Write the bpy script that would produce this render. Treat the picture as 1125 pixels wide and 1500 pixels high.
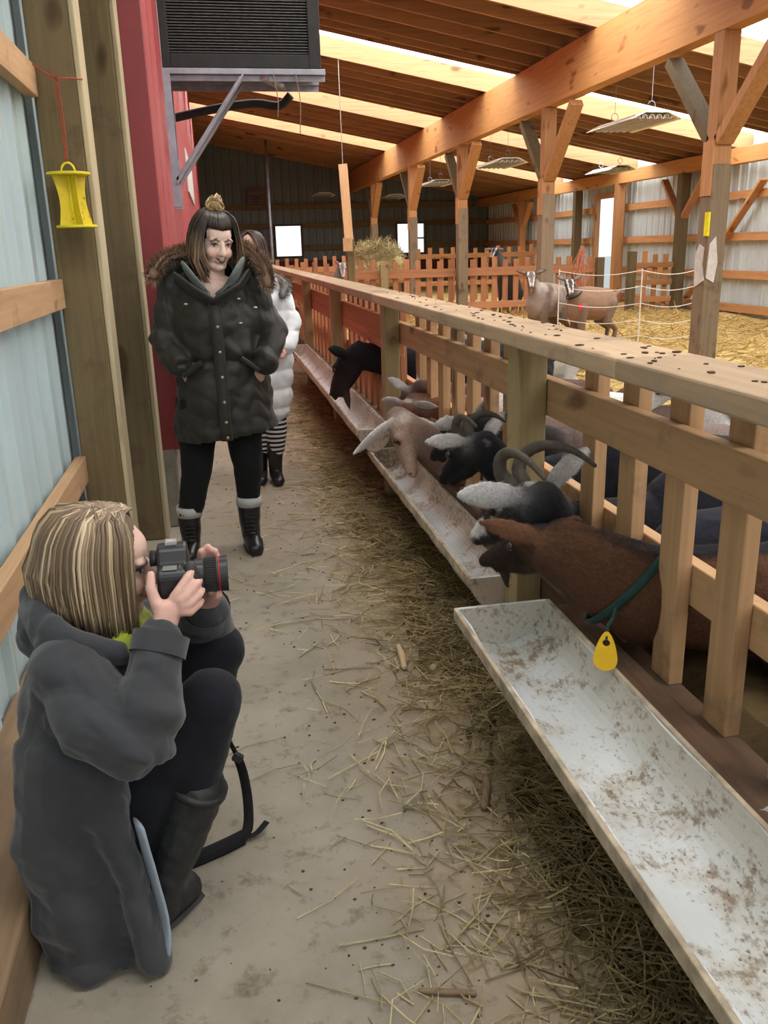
import bpy, bmesh, math, random
import numpy as np
from mathutils import Vector, Matrix

for o in list(bpy.data.objects):
    bpy.data.objects.remove(o)
SC = bpy.context.scene
COL = SC.collection
random.seed(7)
RNG = np.random.default_rng(7)

# ------------------------------------------------------------------ camera
cam_data = bpy.data.cameras.new('camera')
cam = bpy.data.objects.new('camera', cam_data)
COL.objects.link(cam)
cam_data.sensor_fit = 'VERTICAL'
cam_data.sensor_height = 36.0
cam_data.lens = 36.0 * 1257 / 1500
cam_data.clip_start = 0.02
_yd = np.array([312 - 562.5, -(369 - 750.0), -1257.0]); _yd /= np.linalg.norm(_yd)
_u = np.array([-math.sin(math.radians(4.6)), math.cos(math.radians(4.6)), 0.0])
_z = _u - _yd * _u.dot(_yd); _z /= np.linalg.norm(_z)
_x = np.cross(_yd, _z)
_R = Matrix([list(_x), list(_yd), list(_z)]).to_4x4()
cam.matrix_world = Matrix.Translation((0, 0, 1.40)) @ _R
SC.camera = cam

# ------------------------------------------------------------------ world, exposure
W = bpy.data.worlds.new('sky'); SC.world = W; W.use_nodes = True
_bg = W.node_tree.nodes['Background']
_bg.inputs[0].default_value = (0.86, 0.94, 1.0, 1)
_bg.inputs[1].default_value = 1.3
SKY_PANEL = 8.3          # brightness of the translucent roof panels
SC.view_settings.view_transform = 'Standard'
SC.view_settings.look = 'None'
SC.view_settings.gamma = 1.0
SC.view_settings.use_curve_mapping = False
SC.view_settings.exposure = 0.0
SC.cycles.max_bounces = 7
SC.cycles.diffuse_bounces = 4
SC.cycles.glossy_bounces = 3
SC.cycles.transmission_bounces = 3
SC.cycles.sample_clamp_indirect = 6.0

# ------------------------------------------------------------------ helpers
def tag(o, label=None, cat=None, group=None, kind=None):
    if label: o['label'] = label
    if cat: o['category'] = cat
    if group: o['group'] = group
    if kind: o['kind'] = kind
    return o

def empty(name, loc, label=None, cat=None, group=None):
    o = bpy.data.objects.new(name, None)
    o.empty_display_size = 0.1
    COL.objects.link(o); o.location = loc
    return tag(o, label, cat, group)

def root_loc(o):
    while o.parent: o = o.parent
    return np.array(o.location)

class MB:
    """collects simple shapes (world coordinates) and links them as one mesh object"""
    def __init__(s): s.v = []; s.f = []; s.n = 0
    def add(s, vs, fs):
        k = s.n
        s.v.extend(tuple(map(float, p)) for p in vs); s.f.extend(tuple(i + k for i in f) for f in fs); s.n += len(vs)
        return s
    def box(s, x0, x1, y0, y1, z0, z1):
        return s.add([(x, y, z) for x in (x0, x1) for y in (y0, y1) for z in (z0, z1)],
                     [(0, 1, 3, 2), (4, 6, 7, 5), (0, 4, 5, 1), (2, 3, 7, 6), (0, 2, 6, 4), (1, 5, 7, 3)])
    def bar(s, p, q, w, h, up=(0, 0, 1)):
        p = np.array(p, float); q = np.array(q, float); d = q - p; d /= np.linalg.norm(d)
        r = np.cross(d, np.array(up, float)); r /= np.linalg.norm(r); u = np.cross(r, d)
        vs = [e + r * a * w / 2 + u * b * h / 2 for e in (p, q) for a in (-1, 1) for b in (-1, 1)]
        return s.add(vs, [(0, 1, 3, 2), (4, 6, 7, 5), (0, 4, 5, 1), (2, 3, 7, 6), (0, 2, 6, 4), (1, 5, 7, 3)])
    def tube(s, pts, rad, n=10, up=(0, 0, 1), caps=True, round_caps=False):
        """rad: one entry per point, r or (r_side, r_up)"""
        pts = [np.array(p, float) for p in pts]
        rr = [(r, r) if np.isscalar(r) else tuple(r) for r in (rad if isinstance(rad, (list, tuple)) and len(rad) == len(pts) and not (len(rad) == 2 and np.isscalar(rad[0]) and len(pts) != 2) else [rad] * len(pts))]
        if round_caps:
            d0 = pts[0] - pts[1]; d0 /= np.linalg.norm(d0) + 1e-9
            d1 = pts[-1] - pts[-2]; d1 /= np.linalg.norm(d1) + 1e-9
            a, b = [], []
            for t in (0.95, 0.75, 0.4):
                k = math.sqrt(1 - t * t)
                a.append((pts[0] + d0 * t * min(rr[0]), (rr[0][0] * k, rr[0][1] * k)))
                b.append((pts[-1] + d1 * t * min(rr[-1]), (rr[-1][0] * k, rr[-1][1] * k)))
            b = b[::-1]
            pts = [p for p, _ in a] + pts + [p for p, _ in b]
            rr = [r for _, r in a] + rr + [r for _, r in b]
        m = len(pts); vs = []; fs = []
        for i in range(m):
            d = pts[min(i + 1, m - 1)] - pts[max(i - 1, 0)]
            d /= np.linalg.norm(d) + 1e-9
            u0 = np.array(up, float)
            if abs(d.dot(u0)) > 0.97: u0 = np.array([0.3, 1.0, 0.1]) if abs(d[1]) < 0.9 else np.array([1.0, 0.1, 0.2])
            r = np.cross(d, u0); r /= np.linalg.norm(r); u = np.cross(r, d)
            for k in range(n):
                t = 2 * math.pi * k / n
                vs.append(pts[i] + r * rr[i][0] * math.cos(t) + u * rr[i][1] * math.sin(t))
        for i in range(m - 1):
            for k in range(n):
                k2 = (k + 1) % n
                fs.append((i * n + k, i * n + k2, (i + 1) * n + k2, (i + 1) * n + k))
        if caps:
            fs.append(tuple(range(n - 1, -1, -1))); fs.append(tuple((m - 1) * n + k for k in range(n)))
        return s.add(vs, fs)
    def ell(s, c, r, rot=None, nu=14, nv=9):
        c = np.array(c, float); vs = []; fs = []
        M = np.eye(3) if rot is None else np.array(rot)
        for j in range(1, nv):
            ph = math.pi * j / nv
            for i in range(nu):
                th = 2 * math.pi * i / nu
                vs.append(c + M @ np.array([r[0] * math.sin(ph) * math.cos(th), r[1] * math.sin(ph) * math.sin(th), r[2] * math.cos(ph)]))
        top = len(vs); vs.append(c + M @ np.array([0, 0, r[2]])); vs.append(c - M @ np.array([0, 0, r[2]]))
        for j in range(nv - 2):
            for i in range(nu):
                i2 = (i + 1) % nu
                fs.append((j * nu + i, (j + 1) * nu + i, (j + 1) * nu + i2, j * nu + i2))
        for i in range(nu):
            i2 = (i + 1) % nu
            fs.append((top, i, i2)); fs.append((top + 1, (nv - 2) * nu + i2, (nv - 2) * nu + i))
        return s.add(vs, fs)
    def prism(s, poly, axis, a0, a1):
        """poly: 2-D outline, extruded along axis 0/1/2 from a0 to a1"""
        n = len(poly)
        def P(p, a):
            q = list(p); q.insert(axis, a); return q
        vs = [P(p, a0) for p in poly] + [P(p, a1) for p in poly]
        fs = [tuple(range(n)), tuple(range(2 * n - 1, n - 1, -1))] + [(i, i + n, (i + 1) % n + n, (i + 1) % n) for i in range(n)]
        return s.add(vs, fs)
    def build(s, name, m, parent=None, smooth=False, bevel=0, origin=None):
        v = np.array(s.v) if s.v else np.zeros((0, 3))
        off = np.zeros(3)
        if origin is not None: off = np.array(origin, float)
        elif parent is None and len(v): off = np.array([(v[:, 0].min() + v[:, 0].max()) / 2, (v[:, 1].min() + v[:, 1].max()) / 2, v[:, 2].min()])
        elif parent is not None: off = root_loc(parent)
        me = bpy.data.meshes.new(name)
        me.from_pydata([tuple(p - off) for p in v], [], s.f)
        bm = bmesh.new(); bm.from_mesh(me); bmesh.ops.recalc_face_normals(bm, faces=bm.faces); bm.to_mesh(me); bm.free()
        if smooth:
            me.polygons.foreach_set('use_smooth', [True] * len(me.polygons))
        return link(name, me, m, parent, off, bevel)

def link(name, me, m, parent=None, off=(0, 0, 0), bevel=0):
    o = bpy.data.objects.new(name, me); COL.objects.link(o)
    if m is not None:
        for mm in (m if isinstance(m, (list, tuple)) else [m]): me.materials.append(mm)
    if parent is None: o.location = tuple(off)
    else:
        o.parent = parent
        # mesh is stored relative to the world position of the parent; parents are never rotated here
    if bevel:
        b = o.modifiers.new('bevel', 'BEVEL'); b.width = bevel; b.segments = 2; b.limit_method = 'ANGLE'
    return o

# ------------------------------------------------------------------ materials
def new_mat(name, rough=0.7, metal=0.0, spec=0.3):
    m = bpy.data.materials.new(name); m.use_nodes = True
    b = m.node_tree.nodes['Principled BSDF']
    b.inputs['Roughness'].default_value = rough; b.inputs['Metallic'].default_value = metal
    b.inputs['Specular IOR Level'].default_value = spec
    return m, m.node_tree, b

def N(nt, t, **kw):
    n = nt.nodes.new(t)
    for k, v in kw.items(): setattr(n, k, v)
    return n

def noise_col(nt, coord, scale, stops, detail=5, rough=0.6, mapscale=None, dist=0.0):
    mp = N(nt, 'ShaderNodeMapping')
    if mapscale: mp.inputs['Scale'].default_value = mapscale
    nt.links.new(coord, mp.inputs['Vector'])
    n = N(nt, 'ShaderNodeTexNoise'); n.inputs['Scale'].default_value = scale; n.inputs['Detail'].default_value = detail
    n.inputs['Roughness'].default_value = rough; n.inputs['Distortion'].default_value = dist
    nt.links.new(mp.outputs[0], n.inputs['Vector'])
    r = N(nt, 'ShaderNodeValToRGB')
    e = r.color_ramp.elements
    while len(e) < len(stops): e.new(0.5)
    for i, (p, c) in enumerate(stops): e[i].position = p; e[i].color = (*c, 1)
    nt.links.new(n.outputs['Fac'], r.inputs[0])
    return r.outputs[0], n.outputs['Fac']

def mixc(nt, fac, a, b, mode='MIX'):
    x = N(nt, 'ShaderNodeMix', data_type='RGBA', blend_type=mode)
    if hasattr(fac, 'links'): nt.links.new(fac, x.inputs[0])
    else: x.inputs[0].default_value = fac
    for s, i in ((a, 6), (b, 7)):
        if hasattr(s, 'links'): nt.links.new(s, x.inputs[i])
        else: x.inputs[i].default_value = (*s, 1)
    return x.outputs[2]

def bump(nt, b, h, strength=0.3, dist=0.01):
    n = N(nt, 'ShaderNodeBump'); n.inputs['Strength'].default_value = strength; n.inputs['Distance'].default_value = dist
    nt.links.new(h, n.inputs['Height']); nt.links.new(n.outputs[0], b.inputs['Normal'])

def wood(name, c, axis, dark=0.55, dirt=0.0, dirtcol=(0.12, 0.08, 0.05), rough=0.75, vary=0.18):
    """planed timber with grain along the given axis, knots, and tone varying from board to board"""
    m, nt, b = new_mat(name, rough)
    tc = N(nt, 'ShaderNodeTexCoord'); oi = N(nt, 'ShaderNodeObjectInfo')
    ad = N(nt, 'ShaderNodeVectorMath', operation='ADD')
    geo = N(nt, 'ShaderNodeNewGeometry')
    nt.links.new(geo.outputs['Position'], ad.inputs[0])
    ml = N(nt, 'ShaderNodeVectorMath', operation='SCALE'); ml.inputs['Scale'].default_value = 7.0
    cx = N(nt, 'ShaderNodeCombineXYZ')
    for i in range(3): nt.links.new(oi.outputs['Random'], cx.inputs[i])
    nt.links.new(cx.outputs[0], ml.inputs[0]); nt.links.new(ml.outputs[0], ad.inputs[1])
    sc = [1.0, 1.0, 1.0]; sc[axis] = 0.05
    d = tuple(k * dark for k in c)
    g, gf = noise_col(nt, ad.outputs[0], 38, [(0.25, d), (0.5, c), (0.8, tuple(min(1, k * 1.18) for k in c))], 6, 0.6, sc, 0.4)
    sc2 = [3.0, 3.0, 3.0]; sc2[axis] = 1.2
    kn, _ = noise_col(nt, ad.outputs[0], 2.6, [(0.0, (1, 1, 1)), (0.68, (1, 1, 1)), (0.76, (0.35, 0.25, 0.2))], 1, 0.4, sc2)
    col = mixc(nt, 0.8, g, kn, 'MULTIPLY')
    v = N(nt, 'ShaderNodeMapRange'); v.inputs[3].default_value = 1 - vary; v.inputs[4].default_value = 1 + vary
    nt.links.new(oi.outputs['Random'], v.inputs[0])
    cv = N(nt, 'ShaderNodeCombineXYZ')
    for i in range(3): nt.links.new(v.outputs[0], cv.inputs[i])
    col = mixc(nt, 1.0, col, cv.outputs[0], 'MULTIPLY')
    if dirt:
        _, df = noise_col(nt, geo.outputs['Position'], 4.5, [(0.0, (0, 0, 0)), (1, (1, 1, 1))], 6, 0.65)
        mr = N(nt, 'ShaderNodeMapRange'); mr.inputs[1].default_value = 0.62 - dirt * 0.3; mr.inputs[2].default_value = 0.72
        nt.links.new(df, mr.inputs[0])
        col = mixc(nt, mr.outputs[0], col, dirtcol)
    nt.links.new(col, b.inputs['Base Color'])
    bump(nt, b, gf, 0.25, 0.004)
    return m

def plain(name, c, rough=0.6, metal=0.0, spec=0.3, var=0.15, scale=20, bmp=0.0, bscale=60, stretch=None, detail=4):
    m, nt, b = new_mat(name, rough, metal, spec)
    geo = N(nt, 'ShaderNodeTexCoord')
    col, f = noise_col(nt, geo.outputs['Object'], scale, [(0.3, tuple(k * (1 - var) for k in c)), (0.7, tuple(min(1, k * (1 + var)) for k in c))], detail, 0.6, stretch)
    nt.links.new(col, b.inputs['Base Color'])
    if bmp:
        _, f2 = noise_col(nt, geo.outputs['Object'], bscale, [(0, (0, 0, 0)), (1, (1, 1, 1))], 4, 0.6, stretch)
        bump(nt, b, f2, bmp, 0.006)
    return m

def painted(name, rough=0.8, bmp=0.3, bscale=90, stretch=(1, 1, 1), var=0.25, spec=0.15, sheen=0.0):
    """colour from the mesh's own colour attribute (coat pattern, skin, cloth), broken up with fine noise"""
    m, nt, b = new_mat(name, rough, 0, spec)
    at = N(nt, 'ShaderNodeAttribute', attribute_name='Col')
    tc = N(nt, 'ShaderNodeTexCoord')
    nz, f = noise_col(nt, tc.outputs['Object'], bscale, [(0.25, (1 - var,) * 3), (0.75, (1 + var,) * 3)], 5, 0.7, stretch)
    col = mixc(nt, 1.0, at.outputs['Color'], nz, 'MULTIPLY')
    nt.links.new(col, b.inputs['Base Color'])
    if sheen: b.inputs['Sheen Weight'].default_value = sheen
    bump(nt, b, f, bmp, 0.006)
    return m

def emit(name, c, s):
    m = bpy.data.materials.new(name); m.use_nodes = True; nt = m.node_tree; nt.nodes.clear()
    e = N(nt, 'ShaderNodeEmission'); e.inputs[0].default_value = (*c, 1); e.inputs[1].default_value = s
    o = N(nt, 'ShaderNodeOutputMaterial'); nt.links.new(e.outputs[0], o.inputs[0])
    return m

RAIL = [wood('rail_wood_%d' % a, (0.52, 0.315, 0.16), a, 0.78, 0.25, (0.2, 0.14, 0.09)) for a in range(3)]
TOPM = wood('dusty_rail', (0.41, 0.29, 0.185), 1, 0.8, 0.35, (0.30, 0.21, 0.14), 0.9)
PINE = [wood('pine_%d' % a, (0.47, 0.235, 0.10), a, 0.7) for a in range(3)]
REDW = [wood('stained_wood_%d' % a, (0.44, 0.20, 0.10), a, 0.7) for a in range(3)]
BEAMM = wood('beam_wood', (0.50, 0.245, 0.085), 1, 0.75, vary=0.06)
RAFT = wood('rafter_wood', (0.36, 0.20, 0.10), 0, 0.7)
TREAT = wood('treated_post', (0.33, 0.255, 0.13), 2, 0.75, 0.1)
WEATH = wood('weathered_post', (0.235, 0.175, 0.115), 2, 0.7, 0.2)
TREATD = wood('dark_treated_post', (0.155, 0.115, 0.058), 2, 0.75, 0.2)
KICK = wood('dirty_board', (0.115, 0.068, 0.042), 1, 0.6, 0.4, (0.06, 0.045, 0.03))
GIRT = wood('girt_wood', (0.50, 0.31, 0.17), 1, 0.8, 0.2, (0.3, 0.2, 0.12))
BASEW = wood('baseboard_wood', (0.27, 0.18, 0.105), 1, 0.7, 0.35, (0.17, 0.12, 0.08))
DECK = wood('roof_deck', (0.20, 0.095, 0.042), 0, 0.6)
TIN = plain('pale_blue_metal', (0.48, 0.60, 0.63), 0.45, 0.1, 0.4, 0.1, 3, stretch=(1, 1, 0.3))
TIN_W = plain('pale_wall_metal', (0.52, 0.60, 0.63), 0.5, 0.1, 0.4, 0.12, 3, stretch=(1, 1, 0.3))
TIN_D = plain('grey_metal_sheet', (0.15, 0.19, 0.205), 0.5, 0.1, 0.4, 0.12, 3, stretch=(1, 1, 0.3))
RED = plain('red_metal', (0.40, 0.085, 0.09), 0.30, 0.0, 0.5, 0.12, 3, stretch=(1, 1, 0.2))
REDD = plain('red_metal_flange', (0.24, 0.028, 0.032), 0.4, 0.0, 0.5, 0.12, 3)
GALV = plain('galvanised_steel', (0.34, 0.35, 0.40), 0.45, 0.5, 0.5, 0.2, 12)
BLACKM = plain('black_plastic', (0.018, 0.018, 0.02), 0.4, 0, 0.5, 0.2, 20)
BLACKR = plain('black_rubber', (0.02, 0.02, 0.02), 0.6, 0, 0.4, 0.2, 20)
WHITEM = plain('white_fixture', (0.80, 0.80, 0.74), 0.4, 0, 0.5, 0.04, 6)
CURB = plain('concrete_curb', (0.30, 0.27, 0.23), 0.9, 0, 0.2, 0.25, 8, 0.3)
SKYP = emit('translucent_roof_panel', (1.0, 0.985, 0.95), SKY_PANEL)
# ------------------------------------------------------------------ floor and walls
def floor_mat():
    m, nt, b = new_mat('concrete_floor', 0.85, 0, 0.25)
    tc = N(nt, 'ShaderNodeNewGeometry'); P = tc.outputs['Position']
    a, _ = noise_col(nt, P, 1.6, [(0.3, (0.20, 0.175, 0.135)), (0.5, (0.285, 0.255, 0.205)), (0.75, (0.365, 0.33, 0.275))], 8, 0.65)
    d, df = noise_col(nt, P, 1.1, [(0.40, (0.37, 0.275, 0.175)), (0.7, (0.28, 0.20, 0.125))], 6, 0.6)
    sx = N(nt, 'ShaderNodeSeparateXYZ'); nt.links.new(P, sx.inputs[0])
    # trodden dirt thickens along the trough and down the aisle
    mx = N(nt, 'ShaderNodeMapRange'); mx.inputs[1].default_value = 0.15; mx.inputs[2].default_value = 0.85
    nt.links.new(sx.outputs[0], mx.inputs[0])
    my = N(nt, 'ShaderNodeMapRange'); my.inputs[1].default_value = 2.2; my.inputs[2].default_value = 9.0; my.inputs[4].default_value = 0.75
    nt.links.new(sx.outputs[1], my.inputs[0])
    mm = N(nt, 'ShaderNodeMath', operation='MAXIMUM'); nt.links.new(mx.outputs[0], mm.inputs[0]); nt.links.new(my.outputs[0], mm.inputs[1])
    _, nf = noise_col(nt, P, 3.5, [(0, (0, 0, 0)), (1, (1, 1, 1))], 6, 0.7)
    ad = N(nt, 'ShaderNodeMath', operation='ADD'); nt.links.new(mm.outputs[0], ad.inputs[0]); nt.links.new(nf, ad.inputs[1])
    mr = N(nt, 'ShaderNodeMapRange'); mr.inputs[1].default_value = 0.55; mr.inputs[2].default_value = 1.35
    nt.links.new(ad.outputs[0], mr.inputs[0])
    col = mixc(nt, mr.outputs[0], a, d)
    s, _ = noise_col(nt, P, 130, [(0.0, (0.55, 0.5, 0.45)), (0.32, (1, 1, 1)), (0.68, (1, 1, 1)), (0.8, (1.25, 1.25, 1.2))], 2, 0.5)
    col = mixc(nt, 0.7, col, s, 'MULTIPLY')
    st, _ = noise_col(nt, P, 14, [(0.30, (0.45, 0.37, 0.29)), (0.46, (1, 1, 1))], 5, 0.7)
    col = mixc(nt, 0.8, col, st, 'MULTIPLY')
    nt.links.new(col, b.inputs['Base Color'])
    _, bf = noise_col(nt, P, 45, [(0, (0, 0, 0)), (1, (1, 1, 1))], 6, 0.7)
    bump(nt, b, bf, 0.35, 0.006)
    return m
FLOORM = floor_mat()
MB().box(-0.95, 1.10, -3, 26, -0.12, 0).build('floor', FLOORM).__setitem__('kind', 'structure')
tag(bpy.data.objects['floor'], 'dusty concrete aisle floor beside the goat pens', 'floor', kind='structure')
tag(MB().box(-60, 70, -50, 90, -0.5, -0.13).build('ground', plain('ground_outside', (0.5, 0.5, 0.48), 0.9)), 'pale ground outside the barn', 'ground', kind='structure')

def roof_z(x): return 3.40 - 0.19 * (x - 3.93)      # underside of the rafters
RD = 0.235                                            # rafter depth

def ribbed(name, m, axis, fixed, a0, a1, z0, ztop, sgn, holes=(), pitch=0.225, rib=0.022, label=None):
    """ribbed sheet-metal wall; axis 1 = runs along Y at X = fixed, axis 0 = runs along X at Y = fixed; sgn = side the ribs stand out to"""
    mb = MB(); n = max(1, round((a1 - a0) / pitch)); p = (a1 - a0) / n
    prof = [(0, 0), (0.14, 0), (0.22, 1), (0.34, 1), (0.42, 0), (0.62, 0), (0.65, 0.25), (0.70, 0.25), (0.73, 0), (1, 0)]
    T = 0.012
    for k in range(n):
        for (u0, h0), (u1, h1) in zip(prof[:-1], prof[1:]):
            b0, b1 = a0 + (k + u0) * p, a0 + (k + u1) * p
            mid = (b0 + b1) / 2
            cuts = [(z0, None)]
            spans = []; zz = z0
            for (h_a0, h_a1, h_z0, h_z1) in sorted(holes, key=lambda h: h[2]):
                if h_a0 < mid < h_a1:
                    spans.append((zz, h_z0)); zz = h_z1
            spans.append((zz, None))
            for s0, s1 in spans:
                t0 = s1 if s1 is not None else ztop(b0); t1 = s1 if s1 is not None else ztop(b1)
                if s1 is not None and s1 - s0 < 0.01: continue
                def V(a, h, z):
                    d = fixed + sgn * h
                    return (d, a, z) if axis == 1 else (a, d, z)
                vs = [V(b0, h0 * rib, s0), V(b1, h1 * rib, s0), V(b1, h1 * rib, t1), V(b0, h0 * rib, t0),
                      V(b0, h0 * rib - T, s0), V(b1, h1 * rib - T, s0), V(b1, h1 * rib - T, t1), V(b0, h0 * rib - T, t0)]
                mb.add(vs, [(0, 1, 2, 3), (7, 6, 5, 4), (0, 4, 5, 1), (3, 2, 6, 7)])
    o = mb.build(name, m)
    return tag(o, label, 'wall', kind='structure')

ztop_const = lambda z: (lambda a: z)
ribbed('wall_left', TIN, 1, -0.70, -3.0, 4.45, 0.0, ztop_const(roof_z(-0.7) + RD), 1, label='pale blue ribbed metal wall behind the crouching photographer')
ribbed('wall_left_red', RED, 1, -0.255, 4.56, 25.5, 0.42, ztop_const(roof_z(-0.25) + RD), 1, pitch=0.62, rib=0.035, label='red ribbed metal wall along the aisle')
tag(MB().box(-0.34, -0.235, 4.50, 4.565, 0.42, 4.4).build('trim_1', REDD, bevel=0.004), 'dark red end flange of the red metal wall', 'trim', kind='structure')
tag(MB().box(-0.36, -0.27, 4.50, 25.5, 0.0, 0.43).build('baseboard_left_curb', CURB, bevel=0.01), 'grey concrete curb under the red wall', 'curb', kind='structure')
tag(MB().box(-0.70, -0.34, 4.45, 4.56, 0.0, 4.4).build('wall_left_return', TIN, bevel=0.004), 'short metal return wall behind the treated posts', 'wall', kind='structure')
zback = lambda x: roof_z(x) + RD
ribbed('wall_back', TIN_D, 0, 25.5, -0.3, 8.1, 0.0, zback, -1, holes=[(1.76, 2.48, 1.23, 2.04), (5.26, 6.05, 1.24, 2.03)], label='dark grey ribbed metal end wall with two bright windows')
ribbed('wall_right', TIN_W, 1, 8.0, -3.0, 25.5, 0.0, ztop_const(roof_z(8.0) + RD), -1, holes=[(16.65, 17.85, -0.1, 2.24)], label='pale ribbed metal wall across the straw pen')
# window frames in the end wall
for i, (x0, x1, z0, z1) in enumerate([(1.76, 2.48, 1.23, 2.04), (5.26, 6.05, 1.24, 2.03)]):
    m = MB()
    m.box(x0 - .05, x0, 25.42, 25.54, z0 - .05, z1 + .05); m.box(x1, x1 + .05, 25.42, 25.54, z0 - .05, z1 + .05)
    m.box(x0, x1, 25.42, 25.54, z1, z1 + .05); m.box(x0, x1, 25.42, 25.54, z0 - .05, z0)
    if i: m.box(x0 + 0.52, x0 + 0.57, 25.44, 25.5, z0, z1); m.box(x0 + .57, x1, 25.44, 25.5, (z0 + z1) / 2 - .02, (z0 + z1) / 2 + .02)
    tag(m.build('window_%d' % (i + 1), KICK), ['bright window in the dark end wall, nearer the aisle', 'bright divided window in the dark end wall, farther into the pens'][i], 'window', kind='structure')
m = MB(); m.box(7.94, 8.04, 16.57, 16.65, 0, 2.32); m.box(7.94, 8.04, 17.85, 17.93, 0, 2.32); m.box(7.94, 8.04, 16.65, 17.85, 2.24, 2.32)
tag(m.build('door_1', PINE[2]), 'open bright doorway in the pale wall across the pen', 'door', kind='structure')

# girts on the walls
for i, z in enumerate((0.50, 1.25, 2.05, 2.85)):
    tag(MB().box(-0.665, -0.62, -3, 3.86, z - 0.058, z + 0.058).build('wall_girt', GIRT, bevel=0.003), 'horizontal wooden girt on the pale blue wall, %s' % ['the lowest, behind the photographer', 'the middle one at post height of the jacket', 'the one level with the red twine', 'the topmost'][i], 'girt', 'girts on the left wall', 'structure')
for i, z in enumerate((0.36, 0.86, 1.42, 2.02)):
    for (y0, y1) in ([(-3, 16.57), (17.93, 25.4)] if z < 2.2 else [(-3, 25.4)]):
        tag(MB().box(7.90, 7.965, y0, y1, z - 0.06, z + 0.06).build('wall_girt', PINE[1], bevel=0.003), 'horizontal pine girt on the pale wall across the pen', 'girt', 'girts on the right wall', 'structure')
for z in (0.9, 1.45, 2.05, 2.55, 3.15):
    for x0, x1 in ([(-0.2, 1.7), (2.55, 5.2), (6.1, 7.9)] if 1.2 < z < 2.06 else [(-0.2, 7.9)]):
        if z + .06 < roof_z(x1): tag(MB().box(x0, x1, 25.40, 25.465, z - 0.07, z + 0.07).build('wall_girt', TREATD, bevel=0.003), 'dark horizontal girt on the end wall', 'girt', 'girts on the end wall', 'structure')
tag(MB().box(-0.2, 7.9, 25.36, 25.40, 0.75, 1.1).build('trim_2', plain('maroon_board', (0.10, 0.035, 0.03), 0.8)), 'dark maroon board low on the end wall', 'trim', kind='structure')
tag(MB().box(-0.69, -0.468, -3, 3.84, 0.0, 0.155).build('baseboard_left', BASEW, bevel=0.008), 'thick dusty wooden baseboard below the pale blue wall', 'baseboard', kind='structure')

# ------------------------------------------------------------------ roof
STRIPS = [-2.80, 0.87, 4.54, 8.05, 11.9, 15.55, 19.25]
def strip_near(y): return min((abs(y - s), s) for s in STRIPS)
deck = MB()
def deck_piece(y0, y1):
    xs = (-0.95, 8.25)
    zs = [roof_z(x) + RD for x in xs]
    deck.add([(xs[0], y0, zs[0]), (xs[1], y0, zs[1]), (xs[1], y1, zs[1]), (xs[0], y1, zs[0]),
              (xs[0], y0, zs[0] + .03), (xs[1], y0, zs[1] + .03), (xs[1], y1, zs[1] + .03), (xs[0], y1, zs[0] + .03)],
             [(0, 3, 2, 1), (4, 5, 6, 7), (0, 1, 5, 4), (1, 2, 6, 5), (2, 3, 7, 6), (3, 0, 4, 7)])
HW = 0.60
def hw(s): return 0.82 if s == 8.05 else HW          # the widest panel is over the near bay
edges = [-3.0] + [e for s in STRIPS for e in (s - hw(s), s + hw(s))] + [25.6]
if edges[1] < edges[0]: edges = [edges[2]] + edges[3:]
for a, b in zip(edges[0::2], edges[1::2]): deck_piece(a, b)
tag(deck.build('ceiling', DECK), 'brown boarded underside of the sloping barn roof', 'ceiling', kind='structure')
for s in STRIPS:
    xs = (-0.9, 8.2); p = MB()
    zs = [roof_z(x) + RD + 0.005 for x in xs]
    p.add([(xs[0], s - hw(s), zs[0]), (xs[1], s - hw(s), zs[1]), (xs[1], s + hw(s), zs[1]), (xs[0], s + hw(s), zs[0]),
           (xs[0], s - hw(s), zs[0] + .012), (xs[1], s - hw(s), zs[1] + .012), (xs[1], s + hw(s), zs[1] + .012), (xs[0], s + hw(s), zs[0] + .012)],
          [(0, 3, 2, 1), (4, 5, 6, 7), (0, 1, 5, 4), (1, 2, 6, 5), (2, 3, 7, 6), (3, 0, 4, 7)])
    tag(p.build('skylight_panel', SKYP), 'bright translucent roof panel between the rafters', 'skylight', 'translucent roof panels', 'structure')
def rafter(y):
    p = MB(); xs = (-0.9, 8.15); t = 0.02
    zb = [roof_z(x) for x in xs]
    p.add([(xs[0], y - t, zb[0]), (xs[1], y - t, zb[1]), (xs[1], y + t, zb[1]), (xs[0], y + t, zb[0]),
           (xs[0], y - t, zb[0] + RD), (xs[1], y - t, zb[1] + RD), (xs[1], y + t, zb[1] + RD), (xs[0], y + t, zb[0] + RD)],
          [(0, 3, 2, 1), (4, 5, 6, 7), (0, 1, 5, 4), (1, 2, 6, 5), (2, 3, 7, 6), (3, 0, 4, 7)])
    tag(p.build('rafter', RAFT), 'brown wooden rafter under the sloping roof', 'rafter', 'roof rafters', 'structure')
y = -2.5
for s in STRIPS:
    h = hw(s)
    for dy in (-h - 0.02, h + 0.02, h + .44, h + .92, h + 1.40, h + 1.88, h + 2.2):
        yy = s + dy
        if -2.9 < yy < 25.3 and not any(abs(yy - q) < hw(q) + .15 for q in STRIPS if q != s): rafter(yy)
for yy in (22.6, 23.2, 23.8, 24.4, 25.0): rafter(yy)

# girders
for x, z0, z1, nm in ((3.93, 2.885, 3.40, 'big pine girder above the row of barn posts'), (7.72, 2.44, 2.66, 'pine girder along the pale wall across the pen')):
    t = 0.075
    tag(MB().box(x - t, x + t, -3, 25.45, z0, z1).build('roof_beam', BEAMM, bevel=0.004), nm, 'beam', kind='structure')

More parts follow.
